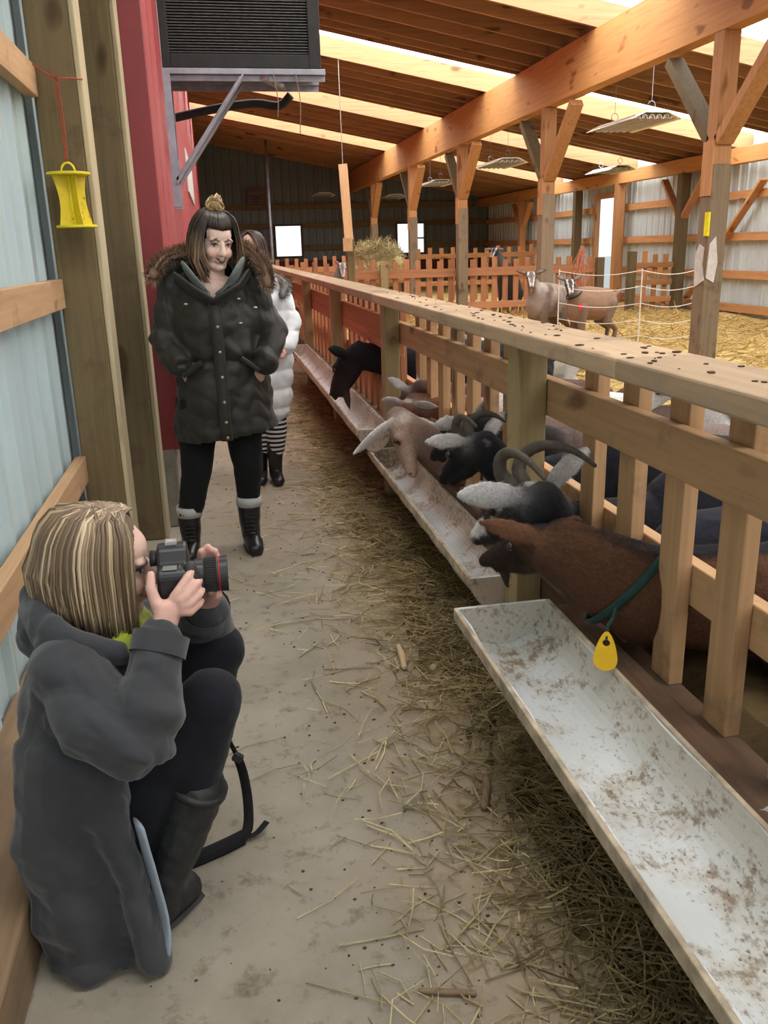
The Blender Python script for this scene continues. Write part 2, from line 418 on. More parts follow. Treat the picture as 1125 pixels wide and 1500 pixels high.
# ------------------------------------------------------------------ barn posts with knee braces
def barn_post(y, label, base=0.2):
    r = empty('barn_post', (3.93, y, 0), label, 'post', 'barn posts under the girder')
    MB().box(3.86, 4.0, y - .07, y + .07, 1.95, 2.885).build('upper_post', PINE[2], r, bevel=0.004)
    MB().box(3.85, 4.01, y - .08, y + .08, 0.0, 1.95).build('lower_post', WEATH, r, bevel=0.006)
    MB().box(3.84, 3.86, y - .075, y + .075, 1.72, 2.12).build('splice_board', PINE[2], r, bevel=0.003)
    for sg, m in ((-1, PINE[2]), (1, TREATD)):
        MB().bar((3.93, y + sg * .06, 2.12), (3.93, y + sg * .80, 2.825), 0.04 * 2, 0.14, (1, 0, 0)).build('knee_brace', m, r, bevel=0.003)
    return r
YC = [6.6, 10.25, 13.92, 17.5, 21.8]
LB = ['nearest barn post by the straw pen, with peeled white patch and yellow mark', 'barn post just behind the two standing goats', 'barn post in the middle of the picket cross fence', 'barn post beside the hay pile, behind the cross fence', 'farthest thin barn post, near the hanging board']
posts = [barn_post(y, l) for y, l in zip(YC, LB)]
MB().box(3.835, 3.85, 6.50, 6.56, 1.42, 1.60).build('yellow_mark', plain('yellow_tape', (0.75, 0.66, 0.02), 0.6), posts[0])
pm = MB(); pm.prism([(6.52, 1.08), (6.66, 1.02), (6.67, 1.28), (6.62, 1.36), (6.55, 1.33), (6.56, 1.2)], 0, 3.842, 3.85)
pm.build('peeled_patch', plain('pale_peeled_wood', (0.55, 0.52, 0.5), 0.8), posts[0])
pm = MB(); pm.prism([(3.86, 1.10), (3.93, 1.06), (3.95, 1.22), (3.92, 1.42), (3.87, 1.36)], 1, 6.512, 6.52)
pm.build('peeled_patch', plain('pale_peeled_bark', (0.55, 0.52, 0.5), 0.8), posts[0])

for i, yy in enumerate((2.95, 6.6, 10.25, 13.92, 16.3, 18.3, 21.8)):
    r = empty('wall_post', (7.72, yy, 0), 'wooden post against the pale wall across the pen', 'post', 'posts along the right wall')
    MB().box(7.64, 7.80, yy - .08, yy + .08, 0, 2.44).build('post', TREATD if i in (2, 3, 5) else PINE[2], r, bevel=0.004)
    for sg in (-1, 1):
        if i in (4, 5): continue
        MB().bar((7.72, yy + sg * .06, 1.75), (7.72, yy + sg * .66, 2.375), 0.05, 0.12, (1, 0, 0)).build('knee_brace', PINE[2], r)
tag(MB().bar((7.84, 13.8, 0.45), (7.84, 11.9, 2.2), 0.04, 0.12, (1, 0, 0)).build('diagonal_brace', PINE[2]), 'long diagonal board bracing the pale wall behind the far pen fence', 'brace')
tag(MB().bar((7.84, 10.1, 2.3), (7.84, 9.0, 0.9), 0.04, 0.12, (1, 0, 0)).build('diagonal_brace', PINE[2]), 'diagonal board bracing the pale wall right of the nearest barn post', 'brace')
LITEDGE = wood('skylit_edge_wood', (.50, .42, .27), 2, .8)
# two treated posts on the left wall
for (x0, x1, y0, y1, lb) in ((-0.64, -0.452, 3.87, 4.06, 'treated wooden post with the yellow fly trap, against the pale blue wall'), (-0.50, -0.335, 4.30, 4.46, 'treated wooden post between the fly trap post and the red wall')):
    r = empty('wall_post', ((x0 + x1) / 2, y0, 0), lb, 'post', 'treated posts on the left wall')
    MB().box(x0, x1 - .022, y0, y1, 0, 4.25).build('post', TREATD, r, bevel=0.008)
    MB().box(x1 - .022, x1, y0 + .004, y1, 0, 4.25).build('skylit_edge_strip', LITEDGE, r, bevel=0.006)  # added strip: skylight on the post's side face put into its pale colour

# ------------------------------------------------------------------ pen bed
def straw_mat(name='straw', c=(0.60, 0.43, 0.17), d=(0.30, 0.20, 0.075)):
    m, nt, b = new_mat(name, 0.85, 0, 0.15)
    g = N(nt, 'ShaderNodeNewGeometry')
    col, f = noise_col(nt, g.outputs['Position'], 9, [(0.3, d), (0.5, c), (0.75, tuple(min(1, k * 1.35) for k in c))], 8, 0.75)
    rd = N(nt, 'ShaderNodeMapRange'); rd.inputs[3].default_value = 0.6; rd.inputs[4].default_value = 1.35
    nt.links.new(g.outputs['Random Per Island'], rd.inputs[0])
    cv = N(nt, 'ShaderNodeCombineXYZ')
    for i in range(3): nt.links.new(rd.outputs[0], cv.inputs[i])
    col = mixc(nt, 1.0, col, cv.outputs[0], 'MULTIPLY')
    nt.links.new(col, b.inputs['Base Color'])
    _, f2 = noise_col(nt, g.outputs['Position'], 40, [(0, (0, 0, 0)), (1, (1, 1, 1))], 8, 0.8)
    bump(nt, b, f2, 0.8, 0.03)
    return m
STRAW = straw_mat()
STRAW_D = straw_mat('trodden_straw', (0.50, 0.385, 0.19), (0.22, 0.155, 0.07))
BED = 0.24
nx, ny = 60, 180
vs = []; fs = []
for j in range(ny + 1):
    for i in range(nx + 1):
        x = 1.06 + (8.0 - 1.06) * i / nx; yy = -2.5 + 28 * j / ny
        z = BED + 0.02 * math.sin(x * 2.1 + yy * 1.3) + 0.015 * math.sin(x * 5.3 - yy * 3.7) + random.uniform(-.012, .012)
        if x < 1.3: z = min(z, BED - .03)
        vs.append((x, yy, z))
for j in range(ny):
    for i in range(nx):
        a = j * (nx + 1) + i; fs.append((a, a + 1, a + nx + 2, a + nx + 1))
bed = MB().add(vs, fs)
bed.box(1.06, 8.0, -2.5, 25.5, 0.0, 0.15)
tag(bed.build('pen_floor', STRAW, smooth=False), 'deep straw bedding covering the goat pen floor', 'floor', kind='structure')

def straws(n, fx, length=(0.06, 0.22), rad=(0.0011, 0.0022), zf=None, tilt=0.15):
    """n straw stalks: thin three-sided prisms lying at random on a surface"""
    V = []; F = []
    for k in range(n):
        x, yy, z = fx()
        L = random.uniform(*length); a = random.uniform(0, math.tau); t = random.gauss(0, tilt)
        r = random.uniform(*rad)
        d = np.array([math.cos(a) * math.cos(t), math.sin(a) * math.cos(t), math.sin(t)])
        s_ = np.array([-math.sin(a), math.cos(a), 0.0]); u = np.cross(d, s_)
        c = np.array([x, yy, z + r + abs(math.sin(t)) * L / 2])
        bend = s_ * random.gauss(0, L * 0.08)
        i0 = len(V)
        for q, off in ((-.5, 0), (0, 1), (.5, 0)):
            p = c + d * L * q + bend * off
            V += [p + s_ * r * 1.4, p - s_ * r * .7 + u * r, p - s_ * r * .7 - u * r]
        for q in (0, 3):
            for e in range(3):
                e2 = (e + 1) % 3
                F.append((i0 + q + e, i0 + q + e2, i0 + q + 3 + e2, i0 + q + 3 + e))
    m = MB(); m.v = [tuple(p) for p in V]; m.f = F; m.n = len(V)
    return m
def pen_pos():
    y = 4 + 12 * random.random() ** 1.2; x = random.uniform(1.4, 7.4)
    return x, y, BED + 0.015
tag(straws(9000, pen_pos, (0.10, 0.32), (0.002, 0.0045), tilt=0.25).build('loose_straw', STRAW, origin=(4, 8, BED)), 'loose golden straw strewn over the pen bedding', 'straw', kind='stuff')

# straw and chaff along the trough side of the aisle
def aisle_pos():
    y = 0.7 + 9.5 * random.random() ** 1.7
    c = 0.78 if y > 2.2 else 0.80
    x = min(random.gauss(c, 0.15), 1.03)
    return x, y, 0.004 + max(0, 0.03 * (1 - abs(x - .85) / .3)) * random.random()
tag(straws(9500, aisle_pos, (0.03, 0.15), (0.0008, 0.0018), tilt=0.12).build('aisle_straw', STRAW_D, origin=(0.8, 3, 0)), 'matted straw and chaff lying under the troughs', 'straw', kind='stuff')
def aisle_thin():
    y = 0.9 + 8 * random.random() ** 1.8
    return max(-0.4, min(0.95, random.gauss(0.56, 0.22))), y, 0.002 + .015 * random.random() ** 3
tag(straws(1500, aisle_thin, (0.03, 0.20), (0.0008, 0.0017), tilt=0.03).build('scattered_straw', straw_mat('bright_straw', (0.78, 0.66, 0.38), (0.45, 0.33, 0.16)), origin=(0.3, 3, 0)), 'single pale straws scattered over the concrete aisle', 'straw', kind='stuff')
dr = MB()
for k in range(900):
    y = 1.0 + 9 * random.random() ** 1.6; x = max(-0.42, min(0.95, random.gauss(0.45, 0.3))); r = random.uniform(.0010, .0034) * (1 + y * .10)
    dr.ell((x, y, r * .5), (r * random.uniform(1, 1.8), r, r * .7), nu=5, nv=3)
tag(dr.build('droppings', plain('droppings_brown', (0.09, 0.055, 0.03), 0.9, var=0.5), origin=(0.4, 3, 0)), 'dark droppings and crumbs dotted over the aisle', 'droppings', kind='stuff')
# patchy mound of dark litter under the trough
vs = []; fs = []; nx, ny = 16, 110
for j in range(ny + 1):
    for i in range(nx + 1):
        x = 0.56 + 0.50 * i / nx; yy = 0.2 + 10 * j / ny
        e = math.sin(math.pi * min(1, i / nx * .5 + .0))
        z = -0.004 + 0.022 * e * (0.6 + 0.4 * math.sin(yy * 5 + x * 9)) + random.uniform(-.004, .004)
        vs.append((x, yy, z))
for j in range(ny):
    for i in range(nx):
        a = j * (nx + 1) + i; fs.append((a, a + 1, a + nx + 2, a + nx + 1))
tag(MB().add(vs, fs).build('straw_mat', straw_mat('dark_straw', (0.20, 0.14, 0.065), (0.085, 0.055, 0.028))), 'dark litter packed under the troughs', 'litter', kind='stuff')

# trampled, soiled bedding at the feed fence; dark colour also paints the shade
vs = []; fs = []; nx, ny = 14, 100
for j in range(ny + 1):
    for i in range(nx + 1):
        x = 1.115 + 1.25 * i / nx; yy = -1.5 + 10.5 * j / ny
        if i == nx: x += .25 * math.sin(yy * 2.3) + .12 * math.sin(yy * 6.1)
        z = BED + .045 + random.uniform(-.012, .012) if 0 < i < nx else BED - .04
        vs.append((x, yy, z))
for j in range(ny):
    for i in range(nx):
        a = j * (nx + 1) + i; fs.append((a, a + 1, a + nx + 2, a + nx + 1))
tag(MB().add(vs, fs).build('soiled_shaded_bedding', bpy.data.materials['dark_straw']), 'trampled bedding behind the feed fence, dark with dirt and painted-in shade', 'bedding', kind='stuff')

# ------------------------------------------------------------------ the feed fence along the aisle
YP = [0.29, 2.57, 4.80, 7.08, 9.35, 11.6, 13.9, 16.2, 18.5, 20.8]
ff = empty('feed_fence', (0.95, 2.57, 0), 'long wooden feed fence with pickets and a flat top rail beside the aisle', 'fence')
for yy in YP:
    MB().box(0.895, 0.98, yy - .065, yy + .065, 0, 1.108).build('post', TREAT, ff, bevel=0.005)
seams = [-1.5, 1.75, 4.8, 8.2, 11.6, 16.2, 20.9]
for a, b in zip(seams[:-1], seams[1:]):
    MB().box(0.838, 1.03, a + .001, b - .001, 1.110, 1.158).build('top_rail', TOPM, ff, bevel=0.006)
npk = 0
allp = [-0.8] + YP
for bi, (a, b) in enumerate(zip(allp[:-1], allp[1:])):
    a2, b2 = a - 0.1, b + 0.1
    MB().box(0.982, 1.022, a, b - .002, 0.885, 1.0).build('middle_rail', RAIL[1] if bi < 3 else REDW[1], ff, bevel=0.004)
    MB().box(1.062, 1.10, a, b - .002, 0.555, 0.66).build('lower_rail', RAIL[1] if bi < 3 else REDW[1], ff, bevel=0.004)
    MB().box(0.982, 1.06, a, b - .002, 0.0, 0.345).build('kick_board', KICK, ff, bevel=0.004)
    if bi >= 3:                     # farther bays are closed with closely set boards
        MB().box(0.982, 1.022, a, b - .002, 0.80, 0.885).build('panel_board', REDW[1], ff, bevel=0.004)
    sp = 0.245 if bi < 4 else 0.30
    k0 = math.ceil((a + 0.10 - 2.28) / sp); yy = 2.28 + k0 * sp
    while yy < b - 0.08:
        if yy > -0.1 and npk < 98:
            MB().box(1.023, 1.061, yy - .045, yy + .045, 0.345, 1.109).build('picket', RAIL[2] if bi < 3 else REDW[2], ff, bevel=0.003); npk += 1
        yy += sp
fence_boards = npk
# crumbs on the dusty top rail
dr = MB()
for k in range(100):
    y = 0.9 + 4 * random.random() ** 1.3; x = random.uniform(.86, 1.02); r = random.uniform(.002, .006)
    dr.ell((x, y, 1.158 + r * .35), (r * random.uniform(.8, 2.5), r * random.uniform(.8, 2), r * .5), nu=5, nv=3)
tag(dr.build('rail_crumbs', bpy.data.materials['droppings_brown'], origin=(0.93, 2, 1.158)), 'dark dirt crumbs on the flat top rail of the feed fence', 'dirt', kind='stuff')

# ------------------------------------------------------------------ troughs
def trough_mat(name, dirt):
    m, nt, b = new_mat(name, 0.4, 0, 0.45)
    g = N(nt, 'ShaderNodeNewGeometry'); P = g.outputs['Position']
    _, f1 = noise_col(nt, P, 42, [(0, (0, 0, 0)), (1, (1, 1, 1))], 4, 0.62, (1.3, 0.8, 1.3))
    _, f3 = noise_col(nt, P, 110, [(0, (0, 0, 0)), (1, (1, 1, 1))], 3, 0.6, (1.2, 0.7, 1.2))
    _, f2 = noise_col(nt, P, 6, [(0, (0, 0, 0)), (1, (1, 1, 1))], 6, 0.65)
    def sat(src, lo, hi):
        q = N(nt, 'ShaderNodeMapRange'); q.inputs[1].default_value = lo; q.inputs[2].default_value = hi
        nt.links.new(src, q.inputs[0]); return q.outputs[0]
    def op(o, x, y):
        q = N(nt, 'ShaderNodeMath', operation=o); nt.links.new(x, q.inputs[0])
        if hasattr(y, 'links'): nt.links.new(y, q.inputs[1])
        else: q.inputs[1].default_value = y
        return q.outputs[0]
    nz = N(nt, 'ShaderNodeSeparateXYZ'); nt.links.new(g.outputs['Normal'], nz.inputs[0])
    side = sat(op('ABSOLUTE', nz.outputs[2], 0.0), .95, .45)
    wide = sat(op('ADD', f1, op('ADD', f2, op('MULTIPLY', side, .07))), 1.11 - dirt * .06, 1.24)
    fine = op('MULTIPLY', sat(f3, .60, .66), sat(f2, .40, .60))
    stain = op('MAXIMUM', sat(f2, 0.48, 0.70), op('MULTIPLY', side, .75))
    base = mixc(nt, stain, (0.68, 0.72, 0.73), (0.50, 0.455, 0.37) if dirt < .6 else (0.46, 0.33, 0.22))
    col = mixc(nt, op('MULTIPLY', wide, .85), base, (0.24, 0.17, 0.115))
    col = mixc(nt, op('MULTIPLY', fine, .9), col, (0.14, 0.085, 0.05))
    nt.links.new(col, b.inputs['Base Color'])
    bump(nt, b, f1, 0.25, 0.006)
    return m
def trough(xf, xb, y0, y1, z, depth, m, label, rows=2):
    cx, rx = (xf + xb) / 2, (xb - xf) / 2
    r = empty('feed_trough', (cx, (y0 + y1) / 2, z - depth), label, 'trough', 'white feed troughs along the feed fence')
    n = 20; T = 0.008; segs = 24
    mb = MB(); vs = []; fs = []
    prof = [(cx - (rx) * math.cos(math.pi * k / n), z - depth * math.sin(math.pi * k / n)) for k in range(n + 1)]
    prof_o = [(cx - (rx + T) * math.cos(math.pi * k / n), z - (depth + T) * math.sin(math.pi * k / n)) for k in range(n, -1, -1)]
    loop = prof + prof_o; L = len(loop)
    for j in range(segs + 1):
        yy = y0 + (y1 - y0) * j / segs
        wob = 0.004 * math.sin(j * 1.7)
        vs += [(p[0] + wob * (abs(p[0] - cx) / rx) ** 3, yy, p[1] + wob * .5) for p in loop]
    for j in range(segs):
        for k in range(L):
            k2 = (k + 1) % L
            fs.append((j * L + k, j * L + k2, (j + 1) * L + k2, (j + 1) * L + k))
    fs.append(tuple(range(L))[::-1]); fs.append(tuple(segs * L + k for k in range(L)))
    mb.add(vs, fs).build('trough_shell', m, r, smooth=False)
    for nm, ye in (('end_cap', y0), ('end_cap', y1)):
        c = MB()
        poly = [(p[0], p[1]) for p in prof_o] 
        c.prism(poly, 1, ye - .012 if ye == y0 else ye - .001, ye + .001 if ye == y0 else ye + .012)
        c.build(nm, m, r)
    rim = MB()
    for xx, sg in ((xf, -1), (xb, 1)):
        rim.box(xx + sg * .009 - .006, xx + sg * .009 + .006, y0, y1, z - .03, z + .006)
    rim.build('rim', RIMM, r, bevel=0.003)
    return r
RIMM = plain('worn_rim', (0.46, 0.38, 0.28), 0.7, 0, 0.3, 0.45, 14)
trough(0.612, 0.872, -0.6, 2.20, 0.400, 0.125, trough_mat('trough_plastic', 0.5), 'dirty white trough in the foreground, below the brown goat with the yellow tag')
trough(0.787, 0.972, 2.66, 4.70, 0.305, 0.115, trough_mat('trough_plastic_stained', 0.8), 'stained trough in the middle where the group of goats is feeding')
trough(0.715, 0.885, 4.62, 9.2, 0.44, 0.12, bpy.data.materials['trough_plastic_stained'], 'farthest trough below the solid black goat')
for (y0, y1) in ((-0.6, 2.22), (4.9, 9.2)):
    tag(MB().box(0.90, 0.978, y0, y1, 0.22, 0.375).build('trough_board', KICK, bevel=0.004), 'dirty plank fixed behind the %s trough' % ('foreground' if y0 < 0 else 'farthest'), 'board')
# ------------------------------------------------------------------ organic bodies: joined shapes, one continuous skin, own coat pattern
def vnoise(p, s, seed=0):
    a = p * s + seed * 3.7
    return (np.sin(a[:, 0] * 1.0 + 1.7 * np.sin(a[:, 1] * 0.9 + a[:, 2] * .6)) + np.sin(a[:, 1] * 1.3 + 1.9 * np.sin(a[:, 2] * 1.1 + a[:, 0] * .5))
            + np.sin(a[:, 2] * 1.15 + 1.5 * np.sin(a[:, 0] * 1.2 + a[:, 1] * .7))) / 3

def frame(d, up):
    d = d / (np.linalg.norm(d) + 1e-9); u0 = np.array(up, float)
    if abs(d.dot(u0)) > 0.97: u0 = np.array([0.3, 1.0, 0.1]) if abs(d[1]) < 0.9 else np.array([1.0, 0.1, 0.2])
    r = np.cross(d, u0); r /= np.linalg.norm(r); return d, r, np.cross(r, d)

def sdf(prim, p):
    if prim[0] == 'e':
        _, c, r, rot = prim[:4]
        q = p - np.array(c, float)
        if rot is not None: q = q @ np.array(rot, float)
        r = np.array(r, float)
        return (np.sqrt(((q / r) ** 2).sum(1)) - 1) * r.min()
    _, pts, rad, up = prim[:4]
    best = np.full(len(p), 1e9)
    pts = [np.array(q, float) for q in pts]
    rr = [(r, r) if np.isscalar(r) else r for r in rad]
    for a, b, ra, rb in zip(pts[:-1], pts[1:], rr[:-1], rr[1:]):
        L = np.linalg.norm(b - a)
        d, r, u = frame(b - a, up)
        q = p - a; t = np.clip(q @ d / max(L, 1e-9), 0, 1)
        off = q - t[:, None] * (b - a)
        rs = ra[0] + (rb[0] - ra[0]) * t; ru = ra[1] + (rb[1] - ra[1]) * t; mn = np.minimum(rs, ru)
        k = np.sqrt((off @ r / rs) ** 2 + (off @ u / ru) ** 2 + (off @ d / mn) ** 2)
        best = np.minimum(best, (k - 1) * mn)
    return best

def T(pts, rad, col=None, up=(0, 0, 1)):
    if np.isscalar(rad): rad = [rad] * len(pts)
    return ('t', pts, rad, up, col)
def EL(c, r, col=None, rot=None): return ('e', c, r, rot, col)

def blob(name, prims, m, parent, voxel=0.008, smooth=8, paint=(), ragged=0.006, disp=None, basecol=(0.3, 0.3, 0.3), blend=0.012, extra=None, keep=None):
    """voxel-merge the shapes into one closed skin, smooth it, push folds/fur in along the normals, and colour it by its own pattern"""
    mb = MB()
    for q in prims:
        if q[0] == 'e': mb.ell(q[1], q[2], q[3], 18, 12)
        else: mb.tube(q[1], q[2], 16, q[3], round_caps=True)
    if extra is not None: extra(mb)
    off = np.array(parent.location) if parent is not None else np.zeros(3)
    me = bpy.data.meshes.new(name)
    me.from_pydata([tuple(np.array(v) - off) for v in mb.v], [], mb.f)
    bm = bmesh.new(); bm.from_mesh(me); bmesh.ops.recalc_face_normals(bm, faces=bm.faces); bm.to_mesh(me); bm.free()
    tmp = bpy.data.objects.new('tmp', me); COL.objects.link(tmp)
    r = tmp.modifiers.new('r', 'REMESH'); r.mode = 'VOXEL'; r.voxel_size = voxel; r.adaptivity = 0
    if smooth:
        s = tmp.modifiers.new('s', 'SMOOTH'); s.iterations = smooth; s.factor = 0.5
    dg = bpy.context.evaluated_depsgraph_get()
    out = bpy.data.meshes.new_from_object(tmp.evaluated_get(dg))
    bpy.data.objects.remove(tmp); bpy.data.meshes.remove(me)
    out.name = name
    n = len(out.vertices)
    co = np.empty(n * 3); out.vertices.foreach_get('co', co); co = co.reshape(-1, 3)
    wp = co + off
    if disp is not None:
        no = np.empty(n * 3); out.vertices.foreach_get('normal', no); no = no.reshape(-1, 3)
        wp = wp + no * disp(wp, no)[:, None]
        out.vertices.foreach_set('co', (wp - off).ravel())
    if keep is not None:
        bm = bmesh.new(); bm.from_mesh(out); bm.verts.ensure_lookup_table()
        kk = keep(wp)
        bmesh.ops.delete(bm, geom=[v for v, k in zip(bm.verts, kk) if not k], context='VERTS'); bm.to_mesh(out); bm.free()
        n = len(out.vertices); co = np.empty(n * 3); out.vertices.foreach_get('co', co); wp = co.reshape(-1, 3) + off
    pr = [q for q in prims if q[4] is not None]
    jit = ragged * np.stack([vnoise(wp, 90, 1), vnoise(wp, 85, 2), vnoise(wp, 95, 3)], 1)
    pj = wp + jit
    if pr:
        D = np.stack([sdf(q, pj) for q in pr], 1)
        w = np.exp(-(D - D.min(1, keepdims=True)) / blend); w /= w.sum(1, keepdims=True)
        C = w @ np.array([q[4] for q in pr])
    else: C = np.tile(np.array(basecol, float), (n, 1))
    for q, soft in paint:
        k = np.clip(0.5 - sdf(q, pj) / soft, 0, 1)[:, None]
        C = C * (1 - k) + np.array(q[4]) * k
    at = out.color_attributes.new('Col', 'FLOAT_COLOR', 'POINT')
    at.data.foreach_set('color', np.concatenate([C, np.ones((n, 1))], 1).ravel())
    out.polygons.foreach_set('use_smooth', [True] * len(out.polygons))
    out.materials.clear()
    return link(name, out, m, parent, off if parent is None else (0, 0, 0))

FUR = painted('goat_coat', 0.75, 0.6, 110, (1, 1, 1), 0.32, 0.12, 0.03)
EYE = plain('dark_eye', (0.02, 0.012, 0.008), 0.1, 0, 0.6, 0.1)
HORN = plain('horn_grey_brown', (0.085, 0.07, 0.055), 0.6, 0, 0.35, 0.35, 30, 0.4, 60)
BLK = (0.012, 0.012, 0.016); WHT = (0.60, 0.58, 0.56); BRN = (0.19, 0.085, 0.042); GRY = (0.27, 0.25, 0.24)

def coat_hair(bo, root, n, flow, xmax, length=.017, r=.0007):
    """short coat hairs rooted on the body's skin, each with the colour of the coat below it"""
    me = bo.data; m_ = len(me.vertices); rg = np.random.default_rng(m_)
    co = np.empty(m_ * 3); me.vertices.foreach_get('co', co); co = co.reshape(-1, 3)
    no = np.empty(m_ * 3); me.vertices.foreach_get('normal', no); no = no.reshape(-1, 3)
    cl = np.empty(m_ * 4); me.color_attributes['Col'].data.foreach_get('color', cl); cl = cl.reshape(-1, 4)
    ok = np.nonzero(co[:, 0] + root.location[0] < xmax)[0]
    ix = rg.choice(ok, n); b = co[ix] + rg.normal(0, .003, (n, 3)); nn = no[ix]
    b -= nn * ((b - co[ix]) * nn).sum(1)[:, None] + nn * .001
    f = np.tile(flow / np.linalg.norm(flow), (n, 1)) + rg.normal(0, .22, (n, 3)) + np.array([0, 0, -.25])
    f -= nn * (f * nn).sum(1)[:, None]; f /= np.linalg.norm(f, axis=1, keepdims=True) + 1e-9
    d = f * .85 + nn * (.32 + .18 * rg.random((n, 1))); d /= np.linalg.norm(d, axis=1, keepdims=True)
    s_ = np.cross(d, nn); s_ /= np.linalg.norm(s_, axis=1, keepdims=True) + 1e-9
    L = length * rg.uniform(.5, 1.3, (n, 1))
    V = np.stack([b - s_ * r, b + s_ * r, b + d * L - nn * L * .15], 1).reshape(-1, 3)
    C = np.repeat(cl[ix] * np.concatenate([rg.uniform(.65, 1.5, (n, 1)).repeat(3, 1), np.ones((n, 1))], 1), 3, 0)
    h = bpy.data.meshes.new('fur'); h.from_pydata(V.tolist(), [], np.arange(3 * n).reshape(-1, 3).tolist())
    h.color_attributes.new('Col', 'FLOAT_COLOR', 'POINT').data.foreach_set('color', C.ravel())
    o = link('fur', h, FUR, root); o['kind'] = 'stuff'
    return o

def hlerp(a, b, t): return np.array(a) * (1 - t) + np.array(b) * t

def goat(label, P, Nn, Wt, B, gz, pal, s=1.0, ear=None, horns=None, patt=None, voxel=0.009, feet=None, group='goats', neck=(0.075, 0.115), earR=None, roll=0, legs=True, beard=None, mid=None, midr=None, fur_n=0, fur_x=1.25, nr0=None, stripe=1.0):
    """P poll, Nn nose tip, Wt/B spine centres over shoulders and rump, gz height of the bedding"""
    P, Nn, Wt, B = [np.array(q, float) for q in (P, Nn, Wt, B)]
    F = Nn - P; hl = np.linalg.norm(F); F /= hl
    U = np.array([0, 0, 1.0]); back = Wt - P; back /= np.linalg.norm(back)
    U = U - F * F.dot(U)
    if np.linalg.norm(U) < 0.35: U = U + back * 1.0; U -= F * F.dot(U)
    U /= np.linalg.norm(U); R = np.cross(F, U)
    if roll:
        c, sn = math.cos(roll), math.sin(roll); U, R = U * c + R * sn, R * c - U * sn
    root = empty('goat', (Wt[0], Wt[1], gz), label, 'goat', group)
    k = hl / 0.235
    def H(f, r, u): return P + (F * f + R * r + U * u) * k
    hb, fc = pal['head'], pal.get('face', pal['head'])
    rot = np.stack([F, R, U], 1)
    pr = [EL(H(.03, 0, -.038), (.080 * k, .056 * k, .058 * k), hb, rot),
          T([H(.03, 0, -.045), H(.11, 0, -.052), H(.175, 0, -.062), H(.225, 0, -.075)], [(.054 * k, .056 * k), (.040 * k, .046 * k), (.032 * k, .034 * k), (.022 * k, .022 * k)], fc, U),
          T([H(.0, 0, -.08), H(.09, 0, -.10), H(.185, 0, -.098)], [(.042 * k, .04 * k), (.028 * k, .025 * k), (.02 * k, .017 * k)], fc, U),
          EL(H(.075, .036 * 1, -.022), (.026 * k,) * 3, hb), EL(H(.075, -.036, -.022), (.026 * k,) * 3, hb),
          EL(H(.212, 0, -.07), (.024 * k, .030 * k, .022 * k), fc, rot)]
    ec = pal.get('ear', WHT)
    es = []
    for sg in (-1, 1):
        e = ear if (sg < 0 or earR is None) else earR
        e = e or (0.15, 0.95, 0.15)
        ed = F * e[0] + R * sg * e[1] + U * e[2]; ed /= np.linalg.norm(ed)
        L = 0.155 * k * (e[3] if len(e) > 3 else 1)
        b0 = H(-.012, sg * .045, -.022)
        nrm = F * .8 + U * .5
        curve = -U * .01
        pts = [b0, b0 + ed * L * .25, b0 + ed * L * .55 + curve, b0 + ed * L * .82 + curve * 1.8, b0 + ed * L + curve * 2.6]
        es.append((pts, nrm, ed, L))
        pr.append(T(pts, [(.018 * k, .014 * k), (.030 * k, .012 * k), (.033 * k, .010 * k), (.024 * k, .009 * k), (.009 * k, .007 * k)], ec, nrm))
    nb = Wt + np.array([0, 0, -.04]) * s
    nk0 = H(-.03, 0, -.055)
    m1 = hlerp(nk0, nb, .5) + np.array([0, 0, .015])
    if mid is not None: m1 = np.array(mid, float)
    mr_ = midr or ((.052 * k + neck[0]) / 2, (.06 * k + neck[1]) / 2)
    pr += [T([nk0, m1, nb], [nr0 or (.052 * k, .062 * k), mr_, (neck[0] * 1.2, neck[1] * 1.1)], pal['neck'])]
    body = pal['body']
    sp = B - Wt; L = np.linalg.norm(sp); sd = sp / L; sd2 = np.array([-sd[1], sd[0], 0.0]); sd2 /= np.linalg.norm(sd2) + 1e-9
    dn = np.array([0, 0, -1.0])
    pr += [T([Wt - sd * .02, Wt + sd * L * .3 + dn * .02 * s, Wt + sd * L * .65 + dn * .03 * s, B], [(.115 * s, .17 * s), (.150 * s, .185 * s), (.160 * s, .185 * s), (.12 * s, .15 * s)], body),
           EL(Wt + dn * .08 * s - sd * .03, (.12 * s, .11 * s, .15 * s), body)]
    lc = pal.get('leg', body)
    if legs:
        fwd = -sd
        for sg in (-1, 1):
            f0 = Wt + sd2 * sg * .075 * s + dn * .06 * s
            g = np.array([f0[0], f0[1], gz]) + fwd * .02
            hgt = f0[2] - gz
            pr.append(T([f0, g + np.array([0, 0, hgt * .55]) + sd * .02, g + np.array([0, 0, hgt * .32]), g + np.array([0, 0, .06]), g + np.array([0, 0, .018]) + fwd * .01],
                        [.07 * s, .045 * s, .027 * s, .021 * s, .027 * s], lc, (0, 1, .1)))
            b0 = B + sd2 * sg * .075 * s + dn * .03 * s
            g = np.array([b0[0], b0[1], gz]) + sd * .06
            hgt = b0[2] - gz
            pr.append(T([b0, g + fwd * .10 + np.array([0, 0, hgt * .60]), g + sd * .03 + np.array([0, 0, hgt * .42]), g + np.array([0, 0, .06]), g + np.array([0, 0, .018]) + fwd * .02],
                        [.085 * s, .062 * s, .028 * s, .021 * s, .027 * s], lc, (0, 1, .1)))
    pr.append(T([B + sd * .11 * s + np.array([0, 0, .06]), B + sd * .17 * s + np.array([0, 0, .10]), B + sd * .20 * s + np.array([0, 0, .07])], [.025, .024, .012], body))
